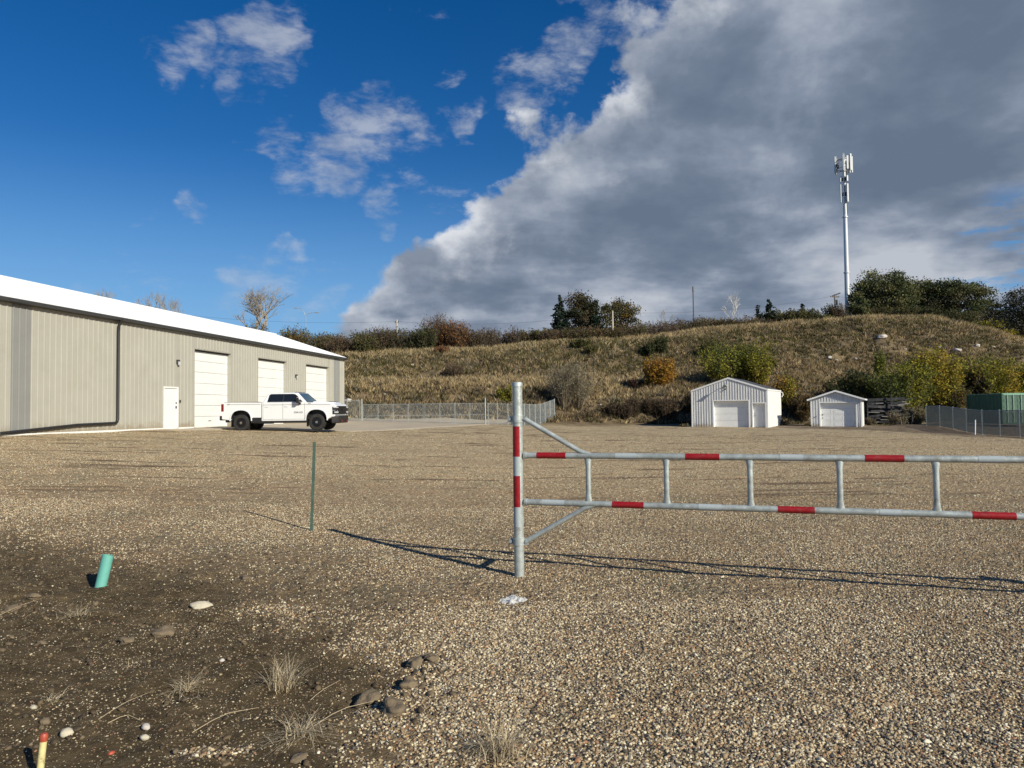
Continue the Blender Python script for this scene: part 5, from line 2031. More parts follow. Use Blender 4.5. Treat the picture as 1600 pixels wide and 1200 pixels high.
def hill_grass():
    n = 92000
    Yp = np.sqrt(rng.random(n) * (130 ** 2 - 66 ** 2) + 66 ** 2)
    tx = rng.random(n) * (0.86 + 0.36) - 0.36
    Xp = tx * Yp
    px, zk = hill_zone(Xp, Yp)
    keep = (Yp > zk[0] - 1.0 + fbm(Xp / 3, Yp / 3, 3, 2) * 2) & (Yp < zk[3] + 5)
    # keep sheds, container and pile clear
    for (o, ang, w, l) in ((fl, -a28, W1, 7.9), (fl2, -a27, W2, 5.0), (Vector((cn.x, cn.y, 0)), ca, 2.44, 6.06)):
        ux, uy = math.cos(ang), math.sin(ang)
        lx_ = (Xp - o.x) * ux + (Yp - o.y) * uy
        ly_ = -(Xp - o.x) * uy + (Yp - o.y) * ux
        keep &= ~((lx_ > -0.4) & (lx_ < w + 0.4) & (ly_ > -0.6) & (ly_ < l + 0.3))
    # patchy cover
    dens = 0.86 + 0.9 * fbm(Xp / 2.5, Yp / 2.5, 13, 3) - 1.1 * np.clip(fbm(Xp / 7, Yp / 3.5, 15, 4) - 0.18, 0, 1)
    keep &= rng.random(n) < dens
    Xp, Yp, px = Xp[keep], Yp[keep], px[keep]
    zk = [z[keep] for z in zk]
    n = len(Xp)
    Zp = terrain(Xp, Yp)
    straw = np.array([0.50, 0.39, 0.215])
    tan = np.array([0.35, 0.255, 0.135])
    olive = np.array([0.115, 0.105, 0.038])
    brown = np.array([0.14, 0.10, 0.06])
    dark = np.array([0.055, 0.050, 0.028])
    grey = np.array([0.24, 0.21, 0.155])
    t_up = np.clip((Yp - zk[2]) / (zk[3] - zk[2]), 0, 1)      # steep face
    t_ter = np.clip((Yp - zk[1]) / (zk[2] - zk[1]), 0, 1)
    t_bank = np.clip((Yp - zk[0]) / (zk[1] - zk[0]), 0, 1)
    nz = fbm(Xp / 6, Yp / 6, 17, 4)
    nz2 = fbm(Xp / 1.6, Yp / 1.6, 27, 3)
    jit = rng.random(n)

    def pick(p_straw, p_tan, p_olive, p_brown, p_dark, p_grey):
        P = np.stack(np.broadcast_arrays(p_straw, p_tan, p_olive, p_brown, p_dark, p_grey), -1)
        P = np.clip(P, 0.0, None) + 1e-6
        P = P / P.sum(-1, keepdims=True)
        c = np.cumsum(P, -1)
        i = (jit[:, None] > c).sum(-1)
        return np.stack([straw, tan, olive, brown, dark, grey])[np.clip(i, 0, 5)]

    left = sstep(px, 1080, 900)
    top = sstep(t_up, 0.62, 0.95)
    face = pick(0.03 + 0.80 * top + 0.35 * np.clip(nz2, 0, 1) + 0.14 * left, 0.26 + 0.3 * nz, 0.46 - 0.5 * nz - 0.40 * top + 0.45 * np.clip(-nz2, 0, 1), 0.24 - 0.15 * top, 0.16 - 0.12 * top + 0.5 * np.clip(-nz2 - 0.15, 0, 1), 0.08)
    ter = pick(0.55 * left + 0.10 + 0.5 * nz2, 0.46 + 0.1 * left, 0.08 - 0.3 * nz + 0.10 * (1 - left), 0.30 - 0.18 * left, 0.04 + 0.3 * np.clip(-nz2 - 0.1, 0, 1), 0.12)
    bank = pick(0.10 * left + 0.03 + 0.25 * nz2, 0.16 + 0.14 * left, 0.18, 0.34, 0.34 + 0.45 * (1 - left), 0.08 * left)
    isf = (Yp > zk[2])[:, None]
    ist = ((Yp <= zk[2]) & (Yp > zk[1] - 1.0))[:, None]
    col = np.where(isf, face, np.where(ist, ter, bank))
    col = col * (0.78 + 0.48 * rng.random((n, 1)))
    hgt = 0.30 + 0.30 * rng.random(n) + 0.25 * np.clip(nz2, 0, 1) + 0.20 * top
    nb = 6
    N = n * nb
    ci = np.repeat(np.arange(n), nb)
    a = rng.random(N) * 6.283
    r = 0.16 * rng.random(N) ** 0.5
    bx = Xp[ci] + r * np.cos(a)
    by = Yp[ci] + r * np.sin(a)
    bz = Zp[ci] - 0.05
    h = hgt[ci] * (0.6 + 0.6 * rng.random(N))
    lean = 0.35 + 0.5 * rng.random(N)
    la = a + rng.normal(size=N) * 0.5
    tipx = bx + np.cos(la) * h * lean
    tipy = by + np.sin(la) * h * lean
    tipz = bz + h
    w = 0.035 + 0.045 * rng.random(N)
    wa = rng.random(N) * 6.283
    wx, wy = np.cos(wa) * w, np.sin(wa) * w
    V = np.empty((N, 3, 3))
    V[:, 0] = np.stack([bx - wx, by - wy, bz], -1)
    V[:, 1] = np.stack([bx + wx, by + wy, bz], -1)
    V[:, 2] = np.stack([tipx, tipy, tipz], -1)
    C = np.repeat(col[ci][:, None, :], 3, 1).reshape(-1, 3)
    o = np_mesh('hill_grass', V.reshape(-1, 3), np.arange(N * 3).reshape(-1, 3), M['tint'], C)
    tag(o, kind='stuff')


hill_grass()


# ------------------------------------------------------------------ plants
def leaf_quads(P, size, g, elong=1.6, updir=0.0):
    n = len(P)
    d = g.normal(size=(n, 3))
    d[:, 2] += updir
    d /= np.linalg.norm(d, axis=1, keepdims=True)
    e = g.normal(size=(n, 3))
    e -= d * (e * d).sum(1, keepdims=True)
    e /= np.linalg.norm(e, axis=1, keepdims=True)
    s = size * (0.6 + 0.8 * g.random((n, 1)))
    V = np.empty((n, 4, 3))
    V[:, 0] = P - d * s * elong / 2
    V[:, 1] = P + e * s / 2
    V[:, 2] = P + d * s * elong / 2
    V[:, 3] = P - e * s / 2
    return V.reshape(-1, 3), np.arange(n * 4).reshape(-1, 4)


def spikes(A, B, wA, g):
    """thin tapered slivers from points A to B"""
    n = len(A)
    d = B - A
    side = np.cross(d, g.normal(size=(n, 3)))
    side /= np.linalg.norm(side, axis=1, keepdims=True) + 1e-9
    w = np.asarray(wA).reshape(-1, 1) if np.ndim(wA) else wA
    V = np.empty((n, 4, 3))
    V[:, 0] = A - side * w
    V[:, 1] = A + side * w
    V[:, 2] = B + side * w * 0.3
    V[:, 3] = B - side * w * 0.3
    return V.reshape(-1, 3), np.arange(n * 4).reshape(-1, 4)


def tree(name, label, base, w, h, cols, seed, nclump=38, leaves=110, leaf=0.16, trunk_h=0.22, tr=0.16, shape=(1, 0.8, 0.5), cat='tree', group=None, flat=1.0, sparse=1.0, trunkmat='bark', skew=0.0):
    """w: crown width, h: overall height. thing > trunk, crown"""
    g = np.random.default_rng(seed)
    t = empty(name, tuple(base), 0, label=label, cat=cat, group=group)
    cz = h * (trunk_h + (1 - trunk_h) * 0.5)
    ch = h * (1 - trunk_h) / 2
    K = nclump
    u = g.normal(size=(K, 3))
    u /= np.linalg.norm(u, axis=1, keepdims=True)
    rad = (0.45 + 0.55 * g.random((K, 1)) ** 0.5) * (0.72 + 0.38 * g.random((K, 1)))
    c = u * rad * np.array([w / 2, w / 2 * 0.9, ch * flat]) + np.array([0, 0, cz])
    c[:, 0] += skew * (c[:, 2] - cz)
    # flatter underside
    c[:, 2] = np.where(c[:, 2] < cz - ch * 0.75, cz - ch * 0.75 + g.random(K) * 0.3, c[:, 2])
    Ps, Cs = [], []
    for k in range(K):
        cr = (0.10 + 0.11 * g.random()) * (w + h) / 2 * 0.72
        m = int(leaves * sparse * (0.6 + 0.8 * g.random()))
        q = g.normal(size=(m, 3)) * np.array([cr, cr, cr * 0.62]) * 0.62
        Ps.append(c[k] + q)
        cc = np.array(cols[int(g.integers(len(cols)))]) * (0.72 + 0.56 * g.random())
        Cs.append(np.repeat((cc * (0.7 + 0.6 * g.random((m, 1)))), 1, 0))
    P = np.concatenate(Ps)
    Cc = np.concatenate(Cs)
    P[:, 2] = np.maximum(P[:, 2], 0.02)
    V, Fc = leaf_quads(P, leaf, g)
    np_mesh('crown', V, Fc, M['leaf'], np.repeat(Cc, 4, 0), parent=t)
    mb = MB()
    top = Vector((skew * ch * 0.3, 0, cz + ch * 0.35))
    mb.tube([(0, 0, -0.3), (g.normal() * 0.1, g.normal() * 0.1, h * trunk_h), tuple(top)], [tr, tr * 0.75, tr * 0.25], 7)
    for k in range(K):
        s = 0.25 + 0.6 * g.random()
        st_ = Vector((0, 0, h * trunk_h * 0.7)).lerp(top, s * 0.8)
        e_ = Vector(c[k])
        if e_.z < st_.z:
            st_ = Vector((0, 0, max(0.1, min(st_.z, e_.z * 0.7))))
        mid = st_.lerp(e_, 0.5) + Vector((g.normal() * .2, g.normal() * .2, 0.1 * h * g.random()))
        mb.tube([st_, mid, e_], [tr * 0.33, tr * 0.2, tr * 0.07], 4, cap=False)
    mb.build('trunk', M[trunkmat], t)
    return t


def shrub(name, label, base, w, h, leafcols, twigcols, seed, stems=70, twigs=6, leafn=900, leaf=0.10, cat='bush', group=None, open_=0.5, tw=0.016):
    """multi-stemmed bush: fan of stems with side twigs (child), leaves (child)"""
    g = np.random.default_rng(seed)
    t = empty(name, tuple(base), 0, label=label, cat=cat, group=group)
    n = stems
    a = g.random(n) * 6.283
    rr = np.sqrt(g.random(n))
    nclu = max(2, int(w / 1.6))
    cl = (g.random((nclu, 2)) - 0.5) * np.array([w * 0.62, w * 0.5])
    ci = g.integers(nclu, size=n)
    A = np.stack([cl[ci, 0] + np.cos(a) * rr * w * 0.06, cl[ci, 1] + np.sin(a) * rr * w * 0.06, np.full(n, -0.2)], -1)
    hh = h * (0.50 + 0.55 * g.random(n) ** 0.6) * (1 - 0.28 * rr * open_)
    hcl = 0.80 + 0.28 * g.random(nclu)
    hh = hh * hcl[ci]
    B = A + np.stack([np.cos(a) * rr * w * 0.30, np.sin(a) * rr * w * 0.28, hh], -1)
    V1, F1 = spikes(A, B, np.full(n, tw * 1.6), g)
    m = n * twigs
    ti = np.repeat(np.arange(n), twigs)
    s = 0.25 + 0.72 * g.random(m)
    S = A[ti] + (B[ti] - A[ti]) * s[:, None]
    L = h * 0.20 * (0.5 + g.random(m)) * (1.15 - s * 0.6)
    dirs = g.normal(size=(m, 3)) * np.array([0.75, 0.75, 0.35]) + np.array([0, 0, 0.95])
    dirs /= np.linalg.norm(dirs, axis=1, keepdims=True)
    E = S + dirs * L[:, None]
    V2, F2 = spikes(S, E, np.full(m, tw), g)
    V = np.concatenate([V1, V2])
    Fc = np.concatenate([F1, F2 + len(V1)])
    tc = np.array(twigcols)[g.integers(len(twigcols), size=n + m)] * (0.7 + 0.6 * g.random((n + m, 1)))
    np_mesh('twigs', V, Fc, M['tint'], np.repeat(tc, 4, 0), parent=t)
    if leafn:
        k = g.integers(m, size=leafn)
        P = S[k] + (E[k] - S[k]) * g.random((leafn, 1)) + g.normal(size=(leafn, 3)) * h * 0.035
        P[:, 2] = np.maximum(P[:, 2], 0.03)
        # leaf colour goes stem by stem
        stemcol = g.integers(len(leafcols), size=n)
        ccl = g.integers(len(leafcols), size=nclu)
        use = np.where(g.random(n) < 0.6, ccl[ci], stemcol)
        lc = np.array(leafcols)[use[ti[k]]] * (0.65 + 0.7 * g.random((leafn, 1)))
        V3, F3 = leaf_quads(P, leaf, g)
        np_mesh('leaves', V3, F3, M['leaf'], np.repeat(lc, 4, 0), parent=t)
    return t


def spruce(name, label, base, w, h, seed, group=None, cols=((0.022, 0.040, 0.026), (0.035, 0.055, 0.033), (0.016, 0.028, 0.02)), dens=1.0):
    g = np.random.default_rng(seed)
    t = empty(name, tuple(base), 0, label=label, cat='tree', group=group)
    MB().tube([(0, 0, -0.3), (0, 0, h * 0.5), (0.03, 0, h * 0.98)], [w * 0.045, w * 0.03, 0.02], 7).build('trunk', M['bark'], t)
    Ps, Cs = [], []
    A, B = [], []
    lv = int(h * 3.2)
    for k in range(lv):
        q = k / lv
        z = h * (0.06 + 0.93 * q)
        rad = w / 2 * (1 - q) ** 0.85 * (0.75 + 0.45 * g.random()) + 0.08
        nb = int(8 * (1 - q) + 4)
        for j in range(nb):
            a = g.random() * 6.283
            rl = rad * (0.7 + 0.45 * g.random())
            tip = np.array([math.cos(a) * rl, math.sin(a) * rl, z - rl * 0.22 + 0.12 * rl * g.random()])
            root = np.array([0, 0, z])
            A.append(root); B.append(tip)
            m = int(max(5, rl * 15) * dens)
            s = g.random(m) ** 0.7
            P = root + (tip - root) * s[:, None] + g.normal(size=(m, 3)) * np.array([0.16, 0.16, 0.09]) * (0.5 + 0.25 * rl)
            Ps.append(P)
            Cs.append(np.array(cols[int(g.integers(len(cols)))]) * (0.7 + 0.6 * g.random((m, 1))))
    P = np.concatenate(Ps); Cc = np.concatenate(Cs)
    V, Fc = leaf_quads(P, 0.20, g, 2.0)
    np_mesh('crown', V, Fc, M['leaf'], np.repeat(Cc, 4, 0), parent=t)
    return t


def bare_tree(name, label, base, w, h, seed, mat='twig', leafcols=None, group=None, tr=0.13, depth=5, lean=0.0, spread=0.55, leafn=0):
    g = random.Random(seed)
    t = empty(name, tuple(base), 0, label=label, cat='tree', group=group)
    segs_t, segs = MB(), MB()
    tips = []

    def grow(p, d, L, r, k):
        q = p + d * L
        mid = p.lerp(q, 0.5) + Vector((g.gauss(0, L * 0.05), g.gauss(0, L * 0.05), 0))
        (segs_t if k == depth else segs).tube([p, mid, q], [r, r * 0.85, r * 0.68], 5 if k > 2 else 3, cap=False)
        if k == 0:
            tips.append(q)
            return
        nb = g.choice((2, 3, 3))
        for i in range(nb):
            dd = (d + Vector((g.gauss(0, spread), g.gauss(0, spread), g.gauss(0.12, 0.22)))).normalized()
            if dd.z < 0.05:
                dd.z = abs(dd.z) + 0.1
                dd.normalize()
            grow(q, dd, L * g.uniform(0.66, 0.86), r * 0.62, k - 1)
        if k < depth and g.random() < 0.5:
            dd = (d + Vector((g.gauss(0, spread * 1.3), g.gauss(0, spread * 1.3), 0.1))).normalized()
            grow(mid, dd, L * 0.55, r * 0.45, max(k - 2, 0))

    tot = sum(0.76 ** i for i in range(depth + 1)) * 0.92
    grow(Vector((0, 0, -0.2)), Vector((lean, 0, 1)).normalized(), h / tot, tr, depth)
    # fit to the wanted width and height
    zs = [v[2] for v in segs.v]
    xs_ = [v[0] for v in segs.v]
    kz = h / max(zs)
    kx = w / (max(xs_) - min(xs_))
    for s in (segs, segs_t):
        s.v = [(v[0] * kx, v[1] * kx, v[2] * kz) for v in s.v]
    segs_t.build('trunk', M[mat], t)
    segs.build('branches', M[mat], t)
    if leafn:
        gg = np.random.default_rng(seed)
        T_ = np.array([(v.x * kx, v.y * kx, v.z * kz) for v in tips])
        P = T_[gg.integers(len(T_), size=leafn)] + gg.normal(size=(leafn, 3)) * 0.2
        V, Fc = leaf_quads(P, 0.12, gg)
        np_mesh('leaves', V, Fc, M['leaf'], np.repeat(np.array(leafcols)[gg.integers(len(leafcols), size=leafn)], 4, 0), parent=t)
    return t


def crest_z(px):
    return float(np.interp(px, _hc, _hz[:, 3]))


def at_crest(px, back):
    Z = crest_z(px) + back
    x = (px - 800) / 1150 * Z
    return Vector((x, Z, tz(x, Z)))


def height_to(px, b, py):
    """metres from point b up to photo row py"""
    return CAMH + (horizon(px) - py) * b.y / 1150 - b.z


def mpp(b):
    return b.y / 1150


OL = (0.115, 0.108, 0.036)
DG = (0.060, 0.075, 0.028)
BR = (0.13, 0.085, 0.05)
OR = (0.24, 0.11, 0.035)
YG = (0.25, 0.235, 0.034)
YE = (0.42, 0.30, 0.042)
GD_ = (0.36, 0.20, 0.03)
TW = [(0.12, 0.09, 0.065), (0.19, 0.15, 0.11), (0.08, 0.06, 0.045)]
TWL = [(0.33, 0.27, 0.19), (0.25, 0.20, 0.14), (0.16, 0.12, 0.08)]
# (column, top row, width px, back, leaf colours, leaf count, twig set, label)
CREST = [
    (463, 517, 40, 6, [OL, (0.20, 0.13, 0.04), YG], 3200, TW, 'orange-olive bush by the street lamp, just above the warehouse roof'),
    (505, 521, 46, 7, [OL, (0.15, 0.11, 0.04)], 2600, TW, 'olive brown bush right of the street lamp bush'),
    (535, 527, 34, 3, [BR, OL], 900, TW, 'low brown bare bush where the warehouse roof meets the hill'),
    (562, 521, 34, 3, [DG, OL], 2600, TW, 'rounded green bush at the left end of the crest hedge'),
    (592, 513, 44, 4, [OL, BR, (0.10, 0.10, 0.04)], 1800, TW, 'tall brown and green bush left of the pale pole'),
    (634, 512, 50, 5, [DG, BR], 900, TW, 'twiggy grey bush behind the pale pole'),
    (664, 514, 34, 3, [DG, OL], 2000, TW, 'dark green bush right of the pale pole'),
    (684, 499, 40, 6, [BR, (0.20, 0.10, 0.05)], 900, TW, 'tall bare reddish bush left of the orange one'),
    (706, 505, 34, 4, [OR, (0.22, 0.12, 0.06)], 1700, TW, 'orange-brown bush, brightest on the left part of the crest'),
    (736, 515, 38, 4, [BR, OL], 700, TW, 'bare brown bush right of the orange-brown one'),
    (768, 513, 42, 5, [BR, OL], 600, TW, 'wide bare grey-brown bush before the gap in the hedge'),
    (812, 516, 28, 5, [DG, BR], 600, TW, 'small grey bush right after the gap in the hedge'),
    (838, 512, 34, 4, [OL, (0.12, 0.12, 0.04)], 2000, TW, 'yellowish olive bush left of the spruce clump'),
    (862, 516, 30, 2, [OL, BR], 1000, TW, 'low brown shrub at the left foot of the spruce'),
    (893, 513, 44, 2, [BR, OL], 900, TW, 'brown undergrowth in front of the spruce clump'),
    (935, 508, 54, 2, [(0.14, 0.09, 0.045), OL], 1700, TW, 'reddish brown undergrowth left of the bright pole'),
    (982, 508, 44, 3, [BR, OL], 700, TW, 'grey twiggy bush right of the bright pole'),
    (1020, 498, 46, 5, [BR], 300, TW, 'bare grey bush left of the thin pale bare tree'),
    (1076, 491, 58, 6, [BR, OL], 700, TW, 'wide twiggy grey bush at the foot of the thin mast'),
    (1116, 490, 36, 4, [(0.22, 0.17, 0.09), OL], 700, TWL, 'tan bush left of the white-barked bare tree'),
    (1142, 494, 40, 3, [OL, BR], 1100, TW, 'olive shrub under the white-barked bare tree'),
    (1170, 488, 34, 5, [BR], 300, TWL, 'pale bare bush between the white-barked tree and the small spruces'),
    (1196, 497, 44, 2, [DG, BR], 900, TW, 'dark shrub under the pair of small spruces'),
    (1236, 480, 48, 5, [DG, OL], 3200, TW, 'rounded green bush right of the small spruces'),
    (1262, 484, 34, 4, [OL, DG], 2300, TW, 'lighter green bush by the tiny dark spruce top'),
    (1288, 487, 22, 4, [OL, YG], 900, TW, 'small yellowish bush left of the cell tower foot'),
    (1362, 478, 34, 5, [DG, OL], 1600, TW, 'low green bush under the left side of the large dark tree'),
    (1404, 477, 40, 6, [DG, OL], 1900, TW, 'low green bush under the right side of the large dark tree'),
    (1448, 476, 40, 6, [DG], 1900, TW, 'low dark bush under the middle tree of the right-hand row'),
    (1496, 482, 44, 6, [DG, OL], 1900, TW, 'low dark bush under the broad tree on the hill shoulder'),
    (1312, 473, 28, 5, [BR, DG], 900, TW, 'brownish bush at the foot of the cell tower'),
]
for i, (px, py, wpx, back, cols, ln_, tws, lab) in enumerate(CREST):
    b = at_crest(px, back)
    h = height_to(px, b, py) * (1.03 if px < 1000 else 0.90)
    shrub('bush', lab, b, wpx * mpp(b) * 1.6, h * 1.12, cols, tws, 300 + i, stems=int(110 + wpx * 4.0), twigs=8, leafn=int(ln_ * 2.8) + 500, leaf=0.15, group='bushes along the hill crest', tw=0.022)

# the spruce clump
b = at_crest(877, 7)
spruce('spruce_tree', 'tall pointed dark spruce at the left of the crest clump', b, 40 * mpp(b) * 1.25, height_to(877, b, 458), 31, dens=1.3)
b = at_crest(909, 8)
tree('broadleaf_tree', 'round-topped dark olive tree in the middle of the crest clump', b, 62 * mpp(b), height_to(909, b, 459), [(0.070, 0.064, 0.030), (0.095, 0.075, 0.036), (0.045, 0.05, 0.026)], 32, nclump=70, leaves=170, leaf=0.18, trunk_h=0.0, tr=0.2)
b = at_crest(932, 6)
spruce('spruce_tree', 'blunt dark green spruce between the two broadleaf trees on the crest', b, 38 * mpp(b) * 1.2, height_to(932, b, 466), 33, dens=1.2)
b = at_crest(965, 9)
tree('broadleaf_tree', 'orange-green spreading tree at the right of the crest clump', b, 80 * mpp(b), height_to(965, b, 462), [(0.17, 0.11, 0.03), (0.10, 0.09, 0.032), (0.06, 0.062, 0.028)], 34, nclump=68, leaves=130, leaf=0.17, trunk_h=0.03, tr=0.18)
# bare trees on the crest
b = at_crest(1043, 8)
bare_tree('bare_tree', 'thin pale bare tree left of the thin mast on the crest', b, 30 * mpp(b), height_to(1043, b, 479), 51, mat='twig', tr=0.15)
b = at_crest(1148, 7)
bare_tree('bare_tree', 'white-barked bare tree on the crest left of the small spruces', b, 38 * mpp(b), height_to(1148, b, 455), 52, mat='birch', tr=0.17)
b = at_crest(1187, 8)
spruce('spruce_tree', 'narrow small spruce, left of the pair on the crest', b, 15 * mpp(b) * 1.2, height_to(1187, b, 474), 53)
b = at_crest(1205, 7)
spruce('spruce_tree', 'broader small spruce, right of the pair on the crest', b, 24 * mpp(b) * 1.25, height_to(1205, b, 465), 54, dens=1.3)
b = at_crest(1257, 9)
spruce('spruce_tree', 'tiny dark spruce top behind the rounded green bushes', b, 18 * mpp(b), height_to(1257, b, 472), 55, dens=1.4)
# big dark trees on the right
DK = [(0.080, 0.098, 0.042), (0.12, 0.13, 0.052), (0.06, 0.072, 0.034), (0.17, 0.16, 0.07)]
b = at_crest(1384, 9)
tree('broadleaf_tree', 'large dark spreading tree right beside the cell tower', b, 98 * mpp(b), height_to(1384, b, 420), DK, 61, nclump=105, leaves=190, leaf=0.21, trunk_h=0.0, tr=0.3)
b = at_crest(1345, 5)
tree('broadleaf_tree', 'small dark tree at the right foot of the cell tower', b, 36 * mpp(b), height_to(1345, b, 458), DK, 62, nclump=24, leaves=130, leaf=0.19, trunk_h=0.10, tr=0.15)
b = at_crest(1452, 10)
tree('broadleaf_tree', 'middle dark green tree of the row right of the cell tower', b, 78 * mpp(b), height_to(1452, b, 433), DK, 63, nclump=75, leaves=190, leaf=0.21, trunk_h=0.0, tr=0.28)
b = at_crest(1500, 9)
tree('broadleaf_tree', 'broad dark tree above the right shoulder of the hill', b, 92 * mpp(b), height_to(1500, b, 431), DK + [(0.10, 0.095, 0.055)], 64, nclump=88, leaves=180, leaf=0.21, trunk_h=0.0, tr=0.28)
b = at_crest(1556, 14)
tree('broadleaf_tree', 'low greyish tree in the dip before the rightmost tree', b, 52 * mpp(b), height_to(1556, b, 466), [(0.09, 0.085, 0.06), (0.05, 0.055, 0.035)], 65, nclump=34, leaves=130, leaf=0.19, trunk_h=0.08, tr=0.2)
b = at_crest(1600, 16)
tree('broadleaf_tree', 'greyish dark tree cut by the right edge of the picture', b, 86 * mpp(b), height_to(1600, b, 449), [(0.06, 0.062, 0.042), (0.04, 0.047, 0.03), (0.09, 0.088, 0.065)], 66, nclump=70, leaves=170, leaf=0.2, trunk_h=0.06, tr=0.28)
b = at_crest(1672, 16)
tree('broadleaf_tree', 'dark tree standing beyond the right edge of the picture', b, 80 * mpp(b), 12.5, DK, 67, nclump=50, leaves=120, leaf=0.25, trunk_h=0.08, tr=0.28)
for i, (px, py, wpx, cols, lab) in enumerate([
        (1540, 497, 46, [YG, OL], 'low green bush behind the hill shoulder, left of the yellow one'),
        (1583, 511, 40, [YG, YE], 'yellow-green bush behind the falling hill shoulder at the right edge'),
        (1612, 519, 34, [YE, YG], 'yellowest small bush at the right edge behind the shoulder')]):
    b = at_crest(px, 4)
    shrub('bush', lab, b, wpx * mpp(b) * 1.2, max(height_to(px, b, py), 1.2), cols, TW, 350 + i, stems=120, twigs=7, leafn=3200, leaf=0.15, group='bushes behind the hill shoulder')

# trees behind the warehouse
b = at_crest(398, 14)
bare_tree('bare_tree', 'big bare tree with dead crown showing above the warehouse roof', b, 88 * mpp(b), height_to(398, b, 444) * 1.04, 71, mat='twig', tr=0.40, depth=7, spread=0.42)
b = at_crest(396, 10)
shrub('bush', 'leafy brown bush at the foot of the big bare tree behind the roof', b, 44 * mpp(b), height_to(396, b, 487), [OL, (0.15, 0.10, 0.04)], TW, 72, stems=130, leafn=2600, leaf=0.14)
for (px, py, wpx, sd_, lab) in ((156, 446, 50, 73, 'bare tree tip showing over the roof ridge, the leftmost'), (238, 454, 46, 74, 'bare tree tip over the roof ridge, the middle one'), (270, 458, 42, 75, 'bare tree tip over the roof ridge, nearest the big bare tree')):
    b = at_crest(px, 12)
    bare_tree('bare_tree', lab, b, wpx * mpp(b), height_to(px, b, py), sd_, mat='twig', tr=0.38, depth=6, spread=0.5)

# shrubs on the slope
SLOPE = [
    # px, base row, top row, width px, leaf cols, leafn, twigs, stems, leaf size, label
    (1030, 606, 562, 58, [GD_, (0.30, 0.15, 0.03), (0.22, 0.16, 0.035)], 6500, TW, 170, 0.10, 'rounded orange-gold bush in the middle of the slope'),
    (998, 607, 590, 22, [(0.08, 0.03, 0.025), BR], 700, TW, 60, 0.09, 'little dark red shrub at the left foot of the orange bush'),
    (884, 634, 568, 66, [(0.22, 0.21, 0.15), (0.15, 0.15, 0.09)], 2400, TWL, 200, 0.07, 'silvery grey twiggy bush above the end of the receding fence'),
    (1150, 600, 530, 78, [(0.13, 0.15, 0.03), (0.09, 0.11, 0.03), YG], 7500, TW, 180, 0.11, 'large green bush with yellow tinges behind the larger shed'),
    (1187, 604, 560, 44, [YG, (0.27, 0.22, 0.04)], 3600, TW, 100, 0.11, 'yellow-green bush just above the larger shed roof'),
    (1196, 577, 558, 30, [(0.26, 0.14, 0.03), OL], 1100, TW, 60, 0.10, 'low orange shrub higher up behind the larger shed'),
    (1222, 640, 584, 26, [YE, GD_, YG], 2000, TW, 70, 0.09, 'small yellow bush at the right wall of the larger shed'),
    (1238, 655, 612, 44, [(0.07, 0.06, 0.025), (0.12, 0.08, 0.03)], 2200, TW, 90, 0.09, 'dull brown bush in the gap between the two sheds'),
    (1334, 632, 578, 64, [DG, OL, (0.11, 0.11, 0.03)], 6000, TW, 150, 0.10, 'dark green bush behind the roof of the smaller shed'),
    (1362, 655, 612, 30, [(0.11, 0.08, 0.03), OL], 1500, TW, 60, 0.09, 'brownish bush squeezed between the smaller shed and the scrap pile'),
    (1374, 590, 551, 20, [(0.16, 0.18, 0.03)], 900, TW, 36, 0.10, 'slim yellow-green sapling left of the big yellow bush'),
    (1412, 652, 572, 78, [(0.10, 0.12, 0.03), YG, (0.07, 0.085, 0.03)], 9000, TW, 200, 0.11, 'large green bush directly behind the scrap pile'),
    (1437, 644, 566, 50, [YG, (0.13, 0.15, 0.03)], 6000, TW, 120, 0.11, 'tall yellow-green bush in the middle of the right-hand thicket'),
    (1470, 648, 556, 52, [YE, YG, (0.30, 0.25, 0.04)], 9500, TW, 170, 0.11, 'tallest bright yellow bush of the right-hand thicket'),
    (1504, 650, 600, 44, [(0.17, 0.10, 0.035), OL], 2400, TW, 100, 0.10, 'rusty brown bush between the two yellow bushes'),
    (1524, 640, 574, 36, [(0.06, 0.06, 0.03), (0.10, 0.07, 0.05)], 1700, TW, 80, 0.10, 'dark purplish bush behind the left end of the container'),
    (1560, 640, 561, 70, [YE, YG, (0.16, 0.17, 0.03)], 8500, TW, 170, 0.11, 'yellow and green bush rising above the green container'),
    (1606, 640, 566, 50, [(0.10, 0.11, 0.03), YG], 5000, TW, 110, 0.11, 'darker green bush at the right edge above the container'),
    (1432, 662, 632, 44, [(0.20, 0.17, 0.09), OL], 1500, TWL, 110, 0.08, 'scruffy grey-green weed bush at the fence end by the scrap pile'),
    (790, 630, 602, 22, [YG, (0.26, 0.22, 0.04)], 1300, TW, 50, 0.09, 'small yellow-green sapling just left of the gate post top'),
    (680, 552, 538, 30, [(0.30, 0.16, 0.08)], 900, [(0.26, 0.14, 0.08), (0.20, 0.12, 0.08)], 90, 0.08, 'low rusty mound shrub on the left hill edge'),
    (905, 545, 526, 26, [DG, OL], 1300, TW, 60, 0.10, 'dark green shrub below the spruce clump on the hill edge'),
    (930, 552, 536, 22, [OL], 700, TW, 50, 0.09, 'small dark shrub right of and below the one under the spruces'),
    (1015, 556, 532, 20, [DG], 1100, TW, 50, 0.10, 'left of two dark upright shrubs near the hill edge'),
    (1044, 552, 522, 24, [DG, OL], 1500, TW, 60, 0.10, 'right of two dark upright shrubs near the hill edge'),
    (720, 592, 566, 40, [BR], 500, TW, 90, 0.08, 'bare purplish thicket round the small bare tree on the left slope'),
    (706, 588, 572, 36, [OL, BR], 900, TW, 70, 0.08, 'dark green low shrub left of the small bare tree on the slope'),
    (1098, 560, 530, 34, [OL, (0.12, 0.12, 0.04)], 2000, TW, 80, 0.10, 'olive shrub up-left of the large green bush'),
]
